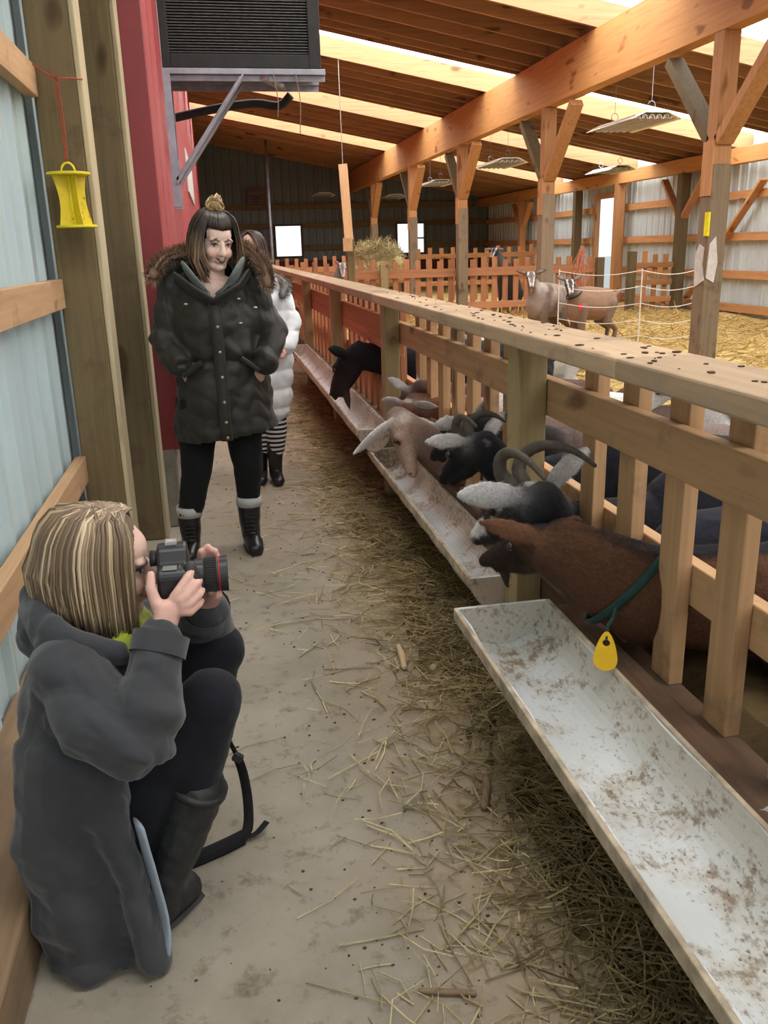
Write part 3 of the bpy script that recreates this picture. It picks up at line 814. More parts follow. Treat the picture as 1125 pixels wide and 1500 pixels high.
    if beard: pr.append(T([H(.15, 0, -.11), H(.14, 0, -.11) + np.array([0, 0, -.05 * k]), H(.12, 0, -.11) + np.array([0, 0, -.12 * k])], [(.016 * k, .018 * k), (.018 * k, .02 * k), (.005, .005)], beard))
    pts = dict(H=H, P=P, F=F, U=U, R=R, W=Wt, B=B, sd=sd, k=k, es=es, nk0=nk0, m1=m1, nb=nb, sd2=sd2)
    paint = []
    if pal.get('spine'):
        top = np.array([0, 0, 1.0])
        paint.append((T([nk0 + U * .05 * k, m1 + top * neck[1] * .80, Wt + top * .155 * s, Wt + sd * L * .5 + top * .15 * s, B + top * .13 * s], [.022 * stripe, .028 * stripe, .04 * stripe, .045 * stripe, .04 * stripe], pal['spine']), .018))
    if patt: paint += patt(pts)
    for sg in (-1, 1):
        paint.append((EL(H(.085, sg * .048, -.026), (.018 * k,) * 3, pal.get('eyerim', (0.03, 0.02, 0.015))), .008))
        paint.append((EL(H(.226, sg * .014, -.068), (.007 * k,) * 3, (0.02, .012, .01)), .004))
    for pts_, nrm, ed, L_ in es:
        nn = nrm / np.linalg.norm(nrm)
        paint.append((T([pts_[1] + nn * .012 * k, pts_[2] + nn * .012 * k, pts_[3] + nn * .010 * k], [(.014 * k, .008 * k), (.017 * k, .008 * k), (.010 * k, .006 * k)], pal.get('earin', (0.33, .25, .22)), nrm), .010))
    def fur(p, n): return 0.0022 * vnoise(p, 75, 5) * np.abs(vnoise(p, 33, 6)) + 0.004 * vnoise(p, 14, 9)
    bo = blob('body', pr, FUR, root, voxel, 7, paint, 0.006, fur, blend=0.016)
    if fur_n: coat_hair(bo, root, fur_n, B - P, fur_x)
    e = MB()
    for sg in (-1, 1):
        MB().ell(H(.085, sg * .0545, -.026), (.0125 * k,) * 3, nu=10, nv=7).build('eye', EYE, root, smooth=True)
    if horns:
        for sg in (-1, 1):
            hp = [H(.03 + f, sg * (.022 + r), .012 + u) for f, r, u in horns]
            n = len(hp); t = np.linspace(0, 1, 26); hp = np.array(hp)
            idx = t * (n - 1); i0 = np.minimum(idx.astype(int), n - 2); ff_ = (idx - i0)[:, None]
            def cr(a, b, c, d, x): return .5 * ((2 * b) + (-a + c) * x + (2 * a - 5 * b + 4 * c - d) * x ** 2 + (-a + 3 * b - 3 * c + d) * x ** 3)
            c = cr(hp[np.maximum(i0 - 1, 0)], hp[i0], hp[i0 + 1], hp[np.minimum(i0 + 2, n - 1)], ff_)
            rad = [(.023 * k * (1 - .78 * q) * (1 + .06 * (j % 2)), .017 * k * (1 - .78 * q) * (1 + .06 * (j % 2))) for j, q in enumerate(t)]
            MB().tube(list(c), rad, 10, R, round_caps=True).build('horn', HORN, root, smooth=True)
    return root, pts
# ------------------------------------------------------------------ the goats
BZ = BED
Z3 = np.array([0, 0, 1.0])
COLLAR = plain('green_collar', (0.02, 0.05, 0.045), 0.7, 0, .2, .3, 30)
YEL = plain('yellow_tag', (0.82, 0.50, 0.01), 0.45, 0, .4, .06, 30)
REDT = plain('red_tag', (0.6, 0.02, 0.04), 0.45, 0, .4, .06, 30)

def patt1(q):
    H, k = q['H'], q['k']
    return [(T([H(-.03, 0, .02), H(.02, 0, .028), H(.08, 0, .02)], [.02 * k, .022 * k, .015 * k], BLK), .02),
            (T([H(.10, .03, -.07), H(.2, 0, -.085)], [.05 * k, .04 * k], (0.03, .018, .014)), .03),
            (T([H(.10, -.03, -.05), H(.2, 0, -.085)], [.045 * k, .04 * k], (0.03, .018, .014)), .03),
            (T([q['nk0'] - q['U'] * .085, q['m1'] - Z3 * .105, q['nb'] + np.array([-.05, 0, -.14])], [.02, .03, .04], (0.02, .014, .012)), .03),
            (T([q['W'] + np.array([-.06, 0, .12]), q['W'] + np.array([.1, 0, .17])], [.05, .06], BLK), .03)]
g1, q1 = goat('brown goat with a black spine stripe and a yellow tag on its collar', (.80, 2.03, .678), (.665, 2.20, .618), (1.40, 1.78, .56), (2.02, 1.70, .58), BZ,
              dict(head=(.095, .044, .024), face=(0.03, .017, .013), neck=(0.105, .050, .027), body=(0.085, .040, .023), ear=(0.21, .10, .058), earin=(0.16, .075, .045), spine=BLK, leg=(0.05, .03, .02)),
              ear=(.62, .50, .62, 1.25), earR=(.1, .95, .15, 1.0), patt=patt1, voxel=.006, fur_n=26000, neck=(.085, .140), mid=(1.02, 1.895, .525), midr=(.084, .140), nr0=(.068, .088), stripe=1.5)
def on_neck(q, t):
    p = [q['nk0'], q['m1'], q['nb']]
    return hlerp(p[0], p[1], t * 2) if t < .5 else hlerp(p[1], p[2], t * 2 - 1)
def collar(q, root, t, rs, ru, m, tagm=None, tilt=0.0, tagx=0.0):
    c = on_neck(q, t); ax = on_neck(q, t + .02) - on_neck(q, t - .02); ax /= np.linalg.norm(ax)
    d, r, u = frame(ax, (0, 0, 1)); u2 = u + d * tilt
    mb = MB(); n = 28; ring = [c + r * rs * math.cos(math.tau * j / n) + u2 * ru * math.sin(math.tau * j / n) for j in range(n + 1)]
    mb.tube(ring, [(.0035, .012)] * (n + 1), 8, d, caps=False)
    mb.build('collar', m, root, smooth=True)
    return c, d, r, u
c, d, r, u = collar(q1, g1, .40, .084, .132, COLLAR, tilt=.25)
tg = MB()
ctr = np.array([.862, 1.765, .492])
# teardrop tag with a hole, hanging beside the trough rim
o_ = []; i_ = []
for j in range(28):
    a = math.tau * j / 28
    rr_ = .025 * (1 + .0 * math.cos(a)); zz = math.sin(a)
    o_.append((rr_ * math.cos(a) * (1 - .32 * zz), (.058 if zz > 0 else .038) * zz))
    i_.append((.008 * math.cos(a), .008 * math.sin(a) + .030))
nd = np.array([-.45, -.85, .25]); nd /= np.linalg.norm(nd)
sd_ = np.cross(nd, Z3); sd_ /= np.linalg.norm(sd_); up_ = np.cross(sd_, nd)
V = [ctr + sd_ * x * 1.1 + up_ * (y - .050) + nd * off for off in (0, .003) for (x, y) in o_ + i_]
F_ = []
for j in range(28):
    j2 = (j + 1) % 28
    F_ += [(j, j2, 28 + j2, 28 + j), (56 + j2, 56 + j, 84 + j, 84 + j2), (j2, j, 56 + j, 56 + j2), (28 + j, 28 + j2, 84 + j2, 84 + j)]
tg.add(V, F_).build('collar_tag', YEL, g1)
MB().tube([ctr + up_ * -.012, ctr + up_ * .02 + nd * -.004, np.array([.893, 1.800, .515]), np.array([.905, 1.815, .535])], .005, 6).build('tag_strap', COLLAR, g1)

# black and white horned goat
def patt2(q):
    H, k = q['H'], q['k']
    return [(T([H(.10, s_ * .036, -.05), H(.0, s_ * .045, .0)], [.012 * k, .014 * k], (.5, .48, .46)), .012) for s_ in (-1, 1)] + [
            (T([H(.16, s_ * .03, -.055), H(.22, s_ * .015, -.06)], [.02 * k, .02 * k], (.62, .6, .58)), .012) for s_ in (-1, 1)] + [
            (T([H(.08, 0, -.125), H(.19, 0, -.115)], [.026 * k, .02 * k], (.42, .36, .28)), .014),
            (EL(H(-.02, 0, .018), (.03, .028, .02), (.45, .43, .41), q['rot'] if 'rot' in q else None), .01),
            (EL(H(.225, 0, -.085), (.016, .026, .02), (.03, .02, .02)), .012)]
HRN = [(0, 0, 0), (.008, .008, .040), (-.020, .02, .070), (-.075, .035, .070), (-.135, .052, .035), (-.175, .062, -.015)]
g2, q2 = goat('black goat with long curved horns, white-striped face and beard, beside the big fence post', (.815, 2.215, .745), (.705, 2.44, .62), (1.40, 2.42, .55), (2.02, 2.38, .53), BZ,
              dict(head=BLK, face=(0.02, .018, .02), neck=BLK, body=(.014, .014, .02), ear=(.52, .51, .51), earin=(.12, .11, .11)),
              ear=(.30, .82, .42, 1.0), earR=(-.40, .75, .6, 1.0), mid=(1.0, 2.385, .54), horns=HRN, patt=patt2, voxel=.006, s=.94, fur_n=14000, beard=(.05, .045, .04),
              )
# second horned goat
def patt3(q):
    H, k = q['H'], q['k']
    return [(EL(H(.05, 0, .0), (.05, .03, .025), (.5, .48, .45)), .015), (T([H(.1, .0, -.01), H(.2, 0, -.04)], [.02, .02], (.5, .48, .45)), .015),
            (T([H(-.10, -.03, -.06), H(-.16, .01, -.02)], [.02, .03], (.5, .48, .45)), .02)]
HRN3 = [(0, 0, 0), (-.005, .008, .030), (-.035, .018, .050), (-.08, .03, .045), (-.12, .04, .015), (-.145, .045, -.02)]
g3, q3 = goat('black goat with short back-swept horns and white ears, feeding behind the bearded horned goat', (.87, 2.96, .735), (.78, 3.14, .60), (1.42, 2.90, .60), (2.02, 2.92, .52), BZ,
              dict(head=BLK, neck=BLK, body=(.014, .014, .018), ear=(.56, .54, .53), earin=(.18, .16, .16)), ear=(.10, .90, .35, 1.05), earR=(-.25, .75, .6, 1), mid=(1.02, 2.89, .56), horns=HRN3, patt=patt3, voxel=.007, s=.92, fur_n=7000)
g4, q4 = goat('hornless black goat with white ear tips, squeezed in the middle of the feeding group', (.92, 3.26, .74), (.82, 3.44, .62), (1.42, 3.14, .58), (2.02, 3.16, .52), BZ,
              dict(head=BLK, neck=(.02, .018, .018), body=(.20, .15, .13), ear=(.52, .5, .49), earin=(.2, .18, .17)), ear=(-.1, .9, .3, .8), earR=(-.2, .75, .6, .9), voxel=.009)
TAN = (.44, .30, .235)
def patt5(q):
    H, k = q['H'], q['k']
    return [(EL(H(.0, 0, .01), (.03, .03, .03), (.5, .42, .38)), .03)]
g5, q5 = goat('pinkish tan goat with long white drooping ears, head bowed into the stained trough', (.80, 3.82, .64), (.845, 3.68, .44), (1.42, 3.64, .50), (2.02, 3.66, .52), BZ,
              dict(head=(.40, .27, .22), face=TAN, neck=(.17, .11, .09), body=(.15, .10, .085), ear=(.62, .6, .6), earin=(.5, .42, .4), leg=(.2, .13, .1)), ear=(.40, .85, -.2, 1.5), earR=(.45, .85, -.15, 1.5), patt=patt5, voxel=.008, mid=(1.0, 3.66, .47))
def patt6(q):
    H, k = q['H'], q['k']
    return [(T([H(-.02, .06, .01), H(-.02, -.05, .01)], [.012, .012], (.6, .57, .55)), .008)]
g6, q6 = goat('reddish brown goat with white line across its poll, behind the tan goat', (.90, 4.22, .64), (.80, 4.14, .46), (1.42, 4.12, .56), (2.02, 4.14, .50), BZ,
              dict(head=(.20, .075, .04), neck=(.20, .08, .045), body=(.62, .60, .58), ear=(.58, .56, .55), earin=(.4, .33, .3)), ear=(.0, .92, .2), earR=(.0, .92, .2), patt=patt6, voxel=.009)
g8, q8 = goat('dark brown goat with upright white ears, farthest of the group at the middle trough', (.96, 4.40, .69), (.86, 4.52, .50), (1.42, 4.37, .58), (2.02, 4.42, .52), BZ,
              dict(head=(.085, .045, .035), neck=(.10, .055, .045), body=(.09, .05, .04), ear=(.55, .53, .52), earin=(.36, .3, .28)), ear=(-.1, .55, .8, .95), earR=(-.1, .6, .75, .95), voxel=.010)
g7, q7 = goat('solid black goat alone at the farthest trough', (.82, 5.72, .74), (.665, 5.86, .49), (1.36, 5.36, .66), (2.0, 5.36, .62), BZ,
              dict(head=BLK, face=(.03, .022, .02), neck=BLK, body=BLK, ear=(.015, .015, .015), earin=(.03, .025, .025)), ear=(-.1, .8, .5, .75), earR=(-.1, .8, .5, .75), s=1.1, neck=(.075, .14), voxel=.010, beard=(.06, .045, .035))
# animals standing in the pen
g9, _ = goat('black goat seen through the pickets, standing with its rump towards the foreground trough', (2.02, 2.06, .74), (2.24, 2.0, .66), (1.78, 2.07, .55), (1.24, 2.07, .53), BZ,
             dict(head=BLK, neck=BLK, body=(.013, .014, .022), ear=BLK), voxel=.010, group='goats in the straw pen')
def pattspot(q):
    return [(EL(q['H'](.06, s_ * .05, -.02), (.05, .025, .03), BLK), .02) for s_ in (-1, 1)] + [(EL(q['W'] + np.array([.05, -.1, .05]), (.06, .08, .06), BLK), .03), (EL(q['H'](.15, .02, -.03), (.03, .03, .03), (.05, .03, .02)), .02)]
g10, _ = goat('white goat with black spots on its face, standing in the pen behind the near pickets', (1.98, 3.62, .80), (1.80, 3.60, .70), (2.26, 3.66, .60), (2.92, 3.72, .60), BZ,
              dict(head=(.62, .6, .58), neck=(.6, .58, .56), body=(.6, .58, .56), ear=(.12, .11, .11)), patt=pattspot, voxel=.010, group='goats in the straw pen')
g11, _ = goat('black goat with white chest standing in the pen behind the middle pickets', (1.55, 5.75, .86), (1.42, 5.66, .74), (1.80, 5.80, .66), (2.45, 5.9, .64), BZ,
              dict(head=BLK, neck=(.4, .38, .37), body=(.6, .58, .56), ear=(.02, .02, .02)), voxel=.012, group='goats in the straw pen')
g12, _ = goat('black goat whose back rises above the top rail at the right edge', (2.30, 3.0, 1.04), (2.48, 2.9, .97), (2.62, 3.05, .74), (3.2, 3.1, .70), BZ,
              dict(head=BLK, neck=BLK, body=BLK, ear=BLK), s=1.15, voxel=.012, group='goats in the straw pen')
def mott(q):
    return [(EL(q['H'](.05 + .04 * i, .04 * (-1) ** i, -.02), (.03, .02, .03), BLK), .015) for i in range(4)]
g13, _ = goat('grey mottled goat bending its head low behind the near lower rail', (1.24, 1.40, .50), (1.15, 1.54, .38), (1.62, 1.36, .54), (2.2, 1.33, .54), BZ,
              dict(head=(.26, .27, .26), neck=(.2, .2, .2), body=(.2, .2, .2), ear=(.35, .35, .34)), patt=mott, voxel=.010, group='goats in the straw pen')
g14, _ = goat('goat showing only a white ear tip over the foreground trough', (.97, 1.02, .50), (.93, .86, .38), (1.42, 1.03, .60), (2.0, .80, .58), BZ,
              dict(head=(.10, .07, .06), neck=(.12, .09, .08), body=(.12, .09, .08), ear=(.6, .58, .57), earin=(.3, .28, .28)), ear=(.0, .9, .3, 1.0), earR=(.0, .9, .3, 1.0), voxel=.009)
def pattface(q):
    H, k = q['H'], q['k']
    return [(T([H(.0, s_ * .035, .01), H(.10, s_ * .036, -.02), H(.20, s_ * .02, -.055)], [.014 * k, .014 * k, .016 * k], (.68, .66, .64)), .010) for s_ in (-1, 1)] + [
        (EL(H(.19, 0, -.085), (.03, .035, .03), (.68, .66, .64)), .014), (EL(H(.228, 0, -.072), (.014, .02, .012), (.1, .08, .08)), .008)]
def pattpatch(q):
    rr = random.Random(3); out = pattface(q)
    for i in range(16):
        t = rr.random(); p = hlerp(q['W'], q['B'], t) + np.array([rr.uniform(-.1, .1), -.14 + rr.uniform(-.02, .05), rr.uniform(-.15, .16)])
        out.append((EL(p, (.04, .06, .07), rr.choice([(.44, .38, .34), (.42, .36, .32), (.16, .11, .095)])), .04))
    return out
GB_ = (.155, .105, .085)
ga, qa = goat('grey-brown goat with pale patches and a tan beard, facing forward in the straw pen', (3.50, 9.55, 1.09), (3.455, 9.37, .985), (3.64, 9.66, .80), (3.97, 9.86, .78), BZ,
              dict(head=(.16, .12, .11), face=(.2, .15, .14), neck=(.14, .10, .085), body=(.30, .235, .195), ear=(.08, .06, .055), leg=(.16, .11, .09)), ear=(-.1, .9, .38, 1), earR=(-.1, .9, .38, 1), patt=pattpatch, voxel=.010, beard=(.42, .30, .22), group='goats in the straw pen', s=1.05)
gb, qb = goat('light brown goat with white face stripes and a red tag, standing sideways', (3.82, 9.20, 1.01), (3.78, 9.02, .915), (3.98, 9.30, .76), (4.34, 9.36, .76), BZ,
              dict(head=(.05, .04, .038), face=(.08, .06, .055), neck=(.15, .095, .07), body=(.27, .165, .11), ear=(.16, .13, .125), leg=(.19, .13, .10)), ear=(-.1, .8, .62, 1), earR=(-.1, .8, .62, 1), patt=pattface, voxel=.010, group='goats in the straw pen')
c, d, r, u = collar(qb, gb, .55, .085, .10, COLLAR)
MB().box(c[0] - .015, c[0] + .035, c[1] - .16, c[1] - .15, c[2] - .16, c[2] - .10).build('collar_tag', REDT, gb, bevel=.006)
g15, _ = goat('grey goat peeking over the cross fence, left of the hay', (1.93, 13.55, 1.17), (1.91, 13.38, 1.02), (1.78, 13.62, .74), (1.32, 13.7, .60), BZ,
              dict(head=(.2, .17, .16), neck=(.2, .17, .16), body=(.2, .17, .16), ear=(.2, .17, .16)), ear=(-.1, .6, .8, .9), earR=(-.1, .6, .8, .9), patt=pattface, voxel=.013, group='goats in the straw pen')
g16, _ = goat('black and grey goat raising its head above the cross fence by orange netting', (4.62, 14.35, 1.34), (4.50, 14.22, 1.24), (4.85, 14.5, .98), (5.2, 14.95, .60), BZ,
              dict(head=(.04, .04, .045), neck=(.12, .12, .12), body=(.05, .05, .05), ear=(.2, .2, .2)), patt=pattface, voxel=.013, group='goats in the straw pen')
# ------------------------------------------------------------------ people
SKIN = painted('skin', 0.5, 0.12, 120, (1, 1, 1), 0.06, 0.35)
def island_mat(name, stops, rough=0.5, spec=0.4):
    m, nt, b = new_mat(name, rough, 0, spec)
    g = N(nt, 'ShaderNodeNewGeometry')
    r = N(nt, 'ShaderNodeValToRGB'); e = r.color_ramp.elements
    while len(e) < len(stops): e.new(.5)
    for i, (p, c) in enumerate(stops): e[i].position = p; e[i].color = (*c, 1)
    nt.links.new(g.outputs['Random Per Island'], r.inputs[0]); nt.links.new(r.outputs[0], b.inputs['Base Color'])
    return m
def cloth(name, c, rough=0.8, sheen=0.2, spec=0.25, bmp=0.25, bscale=260):
    m = plain(name, c, rough, 0, spec, 0.10, 9, bmp, bscale)
    m.node_tree.nodes['Principled BSDF'].inputs['Sheen Weight'].default_value = sheen
    return m
SKC = (0.60, 0.40, 0.32); SKP = (0.62, 0.36, 0.30); LIP = (0.14, 0.02, 0.035)

def head_prims(c, F, U, k=1.0, col=SKC, lips=(.20, .035, .05), smile=0.0, brow=(0.05, .03, .02)):
    c = np.array(c, float); F = np.array(F, float); F /= np.linalg.norm(F); U = np.array(U, float); U -= F * F.dot(U); U /= np.linalg.norm(U); R = np.cross(F, U)
    def H(f, r, u): return c + (F * f + R * r + U * u) * k
    rot = np.stack([F, R, U], 1)
    def S(*r): return tuple(q * k for q in r)
    pr = [EL(H(-.012, 0, .038), S(.095, .074, .082), col, rot), EL(H(.030, 0, -.028), S(.060, .064, .086), col, rot), EL(H(.040, 0, .038), S(.050, .058, .052), col, rot),
          EL(H(.070, 0, -.098), S(.022, .026, .020), col, rot),
          T([H(.088, 0, .010), H(.100, 0, -.012), H(.109, 0, -.030)], S(.0095, .011, .0135), col, U),
          EL(H(.088, 0, -.066), S(.014, .026, .013), col, rot)]
    for s_ in (-1, 1):
        pr += [T([H(-.005, s_ * .048, -.055), H(.055, s_ * .018, -.097)], S(.026, .022), col, U), EL(H(.060, s_ * .034, -.036), S(.028, .027, .027), col, rot),
               EL(H(.098, s_ * .012, -.034), S(.011, .009, .009), col, rot), EL(H(-.008, s_ * .074, -.008), S(.018, .011, .031), col, rot), EL(H(.074, s_ * .033, .020), S(.018, .024, .010), col, rot)]
    blush = tuple(np.array(col) * np.array([1.02, .80, .78]))
    pt = []
    for s_ in (-1, 1):
        pt += [(EL(H(.078, s_ * .038, -.034), S(.030, .020, .016), blush, rot), .02 * k),
               (EL(H(.086, s_ * .033, .001), S(.035, .019, .0115), tuple(np.array(col) * np.array([.62, .50, .46])), rot), .008 * k),
               (EL(H(.090, s_ * .033, -.002), S(.035, .0135, .0050), (.60, .56, .53), rot), .002 * k),
               (EL(H(.092, s_ * .034, -.002), S(.035, .0058, .0056), (.03, .02, .015), rot), .002 * k),
               (T([H(.086, s_ * .018, .002), H(.088, s_ * .033, .0055), H(.078, s_ * .049, .001)], [(.0028 * k, .03 * k)] * 3, (.02, .013, .012), F), .002 * k),
               (T([H(.092, s_ * .014, .020), H(.092, s_ * .034, .027), H(.075, s_ * .054, .018)], [(.0036 * k, .03 * k), (.0046 * k, .03 * k), (.003 * k, .03 * k)], brow, F), .004 * k),
               (EL(H(.108, s_ * .0085, -.040), S(.012, .0042, .003), (.16, .06, .05), rot), .003 * k)]
    pt.append((T([H(.090, -.026, -.062 + smile), H(.099, 0, -.0665), H(.090, .026, -.062 + smile)], [(.03 * k, .0045 * k), (.03 * k, .0090 * k), (.03 * k, .0045 * k)], lips, U), .004 * k))
    if smile:
        pt.append((T([H(.092, -.019, -.0635 + smile * .8), H(.103, 0, -.067), H(.092, .019, -.0635 + smile * .8)], [(.03 * k, .0016 * k), (.03 * k, .0040 * k), (.03 * k, .0016 * k)], (.05, .012, .015), U), .003 * k))
        pt.append((T([H(.096, -.013, -.0605 + smile * .7), H(.105, 0, -.0635), H(.096, .013, -.0605 + smile * .7)], [(.03 * k, .0010 * k), (.03 * k, .0016 * k), (.03 * k, .0010 * k)], (.5, .46, .43), U), .002 * k))
    else:
        pt.append((T([H(.092, -.022, -.065), H(.102, 0, -.0665), H(.092, .022, -.065)], [(.03 * k, .0012 * k), (.03 * k, .002 * k), (.03 * k, .0012 * k)], (.10, .03, .03), U), .002 * k))
    return pr, pt, H, (F, R, U)

def curve_pts(P, n):
    P = np.array(P, float); t = np.linspace(0, len(P) - 1, n); i = np.minimum(t.astype(int), len(P) - 2); x = (t - i)[:, None]
    a, b, c, d = P[np.maximum(i - 1, 0)], P[i], P[i + 1], P[np.minimum(i + 2, len(P) - 1)]
    return .5 * ((2 * b) + (-a + c) * x + (2 * a - 5 * b + 4 * c - d) * x ** 2 + (-a + 3 * b - 3 * c + d) * x ** 3)

def lock(mb, P, r, n=9, flat=0.55, up=(0, 0, 1)):
    c = curve_pts(P, n); t = np.linspace(0, 1, n)
    d0 = c[1] - c[0]; u = np.array([0.31, 0.17, 0.93]); k = 5; vs = []; fs = []
    for i, q in enumerate(t):
        d = c[min(i + 1, n - 1)] - c[max(i - 1, 0)]; d /= np.linalg.norm(d) + 1e-9
        u = u - d * u.dot(d)
        if np.linalg.norm(u) < 1e-3: u = np.cross(d, [1, .2, .1])
        u /= np.linalg.norm(u); s_ = np.cross(d, u)
        ra = r * (0.6 + .4 * math.sin(min(1, q * 2.2) * 1.57)) * (1 - .75 * max(0, q - .6) / .4); rb = r * flat * (1 - .7 * max(0, q - .6) / .4)
        for j in range(k): vs.append(c[i] + s_ * ra * math.cos(math.tau * j / k) + u * rb * math.sin(math.tau * j / k))
    for i in range(n - 1):
        for j in range(k): fs.append((i * k + j, i * k + (j + 1) % k, (i + 1) * k + (j + 1) % k, (i + 1) * k + j))
    fs.append(tuple(range(k))[::-1]); fs.append(tuple((n - 1) * k + j for j in range(k)))
    mb.add(vs, fs)

def fuzz(name, m, root, src, n, length, flow, lift=0.35, r=0.0011, seed=1):
    """short hairs: src = list of (point, normal)"""
    rg = random.Random(seed); V = []; Fc = []
    off = np.array(root.location)
    for _ in range(n):
        p, nn = rg.choice(src); p = np.array(p) ; nn = np.array(nn, float)
        fl = np.array(flow(p), float) + np.array([rg.gauss(0, .25) for _ in range(3)])
        fl -= nn * fl.dot(nn); fl /= np.linalg.norm(fl) + 1e-9
        d = fl * (1 - lift) + nn * lift * rg.uniform(.5, 1.5); d /= np.linalg.norm(d)
        s_ = np.cross(d, nn); s_ /= np.linalg.norm(s_) + 1e-9
        L = length * rg.uniform(.6, 1.3); jit = s_ * rg.uniform(-.004, .004) + fl * rg.uniform(-.004, .004)
        b = p + jit - nn * .001; k = len(V)
        V += [b - s_ * r, b + s_ * r, b + d * L * .55 + s_ * r * .7, b + d * L * .55 - s_ * r * .7, b + d * L - nn * L * .12]
        Fc += [(k, k + 1, k + 2, k + 3), (k + 3, k + 2, k + 4)]
    me = bpy.data.meshes.new(name); me.from_pydata([tuple(v - off) for v in V], [], Fc)
    return link(name, me, m, root)

def hand(prims, wrist, palm, fingers, thumb, col=SKP, pr=.034, nrm=(0, 1, 0)):
    """palm as a thick slab, each finger and the thumb a bent tapering chain of its own"""
    prims.append(T([wrist, palm], [(.027, .021), (pr, .018)], col, nrm))
    for f in fingers:
        f = [np.array(q, float) for q in f]
        prims.append(T([np.array(palm) * .35 + f[0] * .65] + f, [.012, .0098, .0090, .0082, .0070][:len(f) + 1], col, nrm))
    prims.append(T([np.array(wrist) * .55 + np.array(palm) * .45] + [np.array(q, float) for q in thumb], [.016, .0128, .0105, .0085][:len(thumb) + 1], col, nrm))

def folds(a1, s1, a2, s2, seed=0, fn=None):
    def f(p, n):
        v = vnoise(p, s1, seed); w = vnoise(p, s2, seed + 4)
        d = a1 * (np.abs(v) - .4) + a2 * (np.abs(w) - .4)
        if fn is not None: d = d + fn(p)
        return d
    return f

# ---------------- standing woman in the dark parka
w1 = empty('person', (-.03, 4.06, 0), 'smiling woman in a dark olive parka with a fur hood, hands in her pockets', 'person')
F1 = (.34, -.90, -.26)
hp, pt, H1, fr1 = head_prims((.012, 4.05, 1.445), F1, (.10, -.1, 1), 0.97, (.82, .60, .51), smile=.008, brow=(.07, .04, .03))
hp += [T([(.005, 4.07, 1.40), (-.012, 4.07, 1.30), (-.02, 4.07, 1.22)], [.053, .055, .07], (.76, .54, .455)), T([(-.015, 4.03, 1.24), (-.02, 4.02, 1.17)], [(.09, .05), (.08, .05)], (.76, .54, .455), (0, 1, 0)),
       T([(-.02, 4.07, 1.24), (-.02, 4.07, .7)], [(.12, .07), (.13, .08)], SKC, (0, 1, 0))]
for s_, el, wr, pk in ((-1, (-.25, 4.05, 1.03), (-.178, 3.965, .910), (-.125, 4.00, .85)), (1, (.235, 4.05, 1.03), (.190, 3.950, .900), (.135, 3.99, .84))):
    hp.append(T([(s_ * .15 - .02, 4.07, 1.24), el, wr], [.045, .036, .026], SKC))
    d_ = np.array(pk) - np.array(wr)
    side = np.array([0, -1, 0.0]); dn = d_ / np.linalg.norm(d_); lat = np.cross(dn, side)
    fing = [[np.array(pk) + lat * q, np.array(pk) + lat * q * 1.05 + dn * .035, np.array(pk) + lat * q + dn * .062 - side * .008] for q in (-.027, -.009, .009, .026)]
    hand(hp, wr, pk, fing, [np.array(wr) - lat * .022 * s_ + dn * .035, np.array(wr) - lat * .034 * s_ + dn * .06, np.array(wr) - lat * .032 * s_ + dn * .085])
for s_, kn, an in ((-1, (-.155, 4.05, .41), (-.212, 4.04, .09)), (1, (.082, 4.05, .41), (.072, 4.08, .09))):
    hp.append(T([(s_ * .08 - .03, 4.07, .72), kn, an], [.06, .045, .03], SKC))
blob('body', hp, SKIN, w1, .0040, 5, pt, .0008, blend=.01)
PARKA = cloth('olive_parka', (.0155, .0145, .0105), 0.5, .1, .4, .25, 200)
def w1f(p):
    z = p[:, 2]
    return -.012 * np.exp(-((z - .93) / .018) ** 2) * (np.abs(p[:, 0]) < .19) + .004 * np.sin(z * 95) * np.exp(-((z - .6) / .12) ** 2) * .3
pk = [T([(-.02, 4.075, 1.315), (-.02, 4.07, 1.24), (-.015, 4.06, 1.08), (-.01, 4.06, .93), (-.005, 4.06, .76), (.0, 4.06, .58), (.002, 4.06, .50)],
        [(.12, .08), (.195, .115), (.205, .145), (.192, .14), (.225, .16), (.242, .168), (.245, .17)], None, (0, 1, 0)),
      T([(-.19, 4.075, 1.255), (-.248, 4.05, 1.03), (-.190, 3.955, .925)], [.078, .069, .060]), T([(.155, 4.075, 1.255), (.238, 4.05, 1.03), (.202, 3.955, .918)], [.078, .069, .060])]
PKO = blob('parka', pk, PARKA, w1, .007, 4, disp=folds(.020, 12, .009, 30, 2, w1f), keep=lambda p: ~((p[:, 2] < .578 + .12 * p[:, 0] + .12 * np.maximum(0, p[:, 1] - 3.95)) | ((p[:, 1] < 4.03) & (p[:, 2] > 1.20 + 1.15 * np.abs(p[:, 0] + .014)))))
# neckline: open collar with grey-green lining, placket, flaps, snaps
LINING = cloth('grey_green_lining', (.13, .155, .145), .8, .3, .2, .8, 60)
col = MB()
col.tube([(-.125, 4.01, 1.335), (-.09, 3.955, 1.285), (-.035, 3.925, 1.225)], [(.012, .050), (.012, .045), (.010, .018)], 10, (-.5, -.1, 1), round_caps=True)
col.tube([(.115, 4.00, 1.345), (.09, 3.95, 1.295), (.005, 3.925, 1.225)], [(.012, .055), (.012, .05), (.010, .018)], 10, (.5, -.1, 1), round_caps=True)
col.build('collar_lining', LINING, PKO, smooth=True)
col = MB()
col.tube([(-.17, 3.99, 1.30), (-.10, 3.925, 1.245), (-.018, 3.905, 1.195)], [(.012, .03), (.012, .028), (.010, .02)], 10, (-.4, -.4, 1), round_caps=True)
col.tube([(.145, 3.98, 1.305), (.10, 3.925, 1.25), (-.008, 3.905, 1.195)], [(.012, .03), (.012, .028), (.010, .02)], 10, (.4, -.4, 1), round_caps=True)
col.build('collar', PARKA, PKO, smooth=True)
pl = MB()
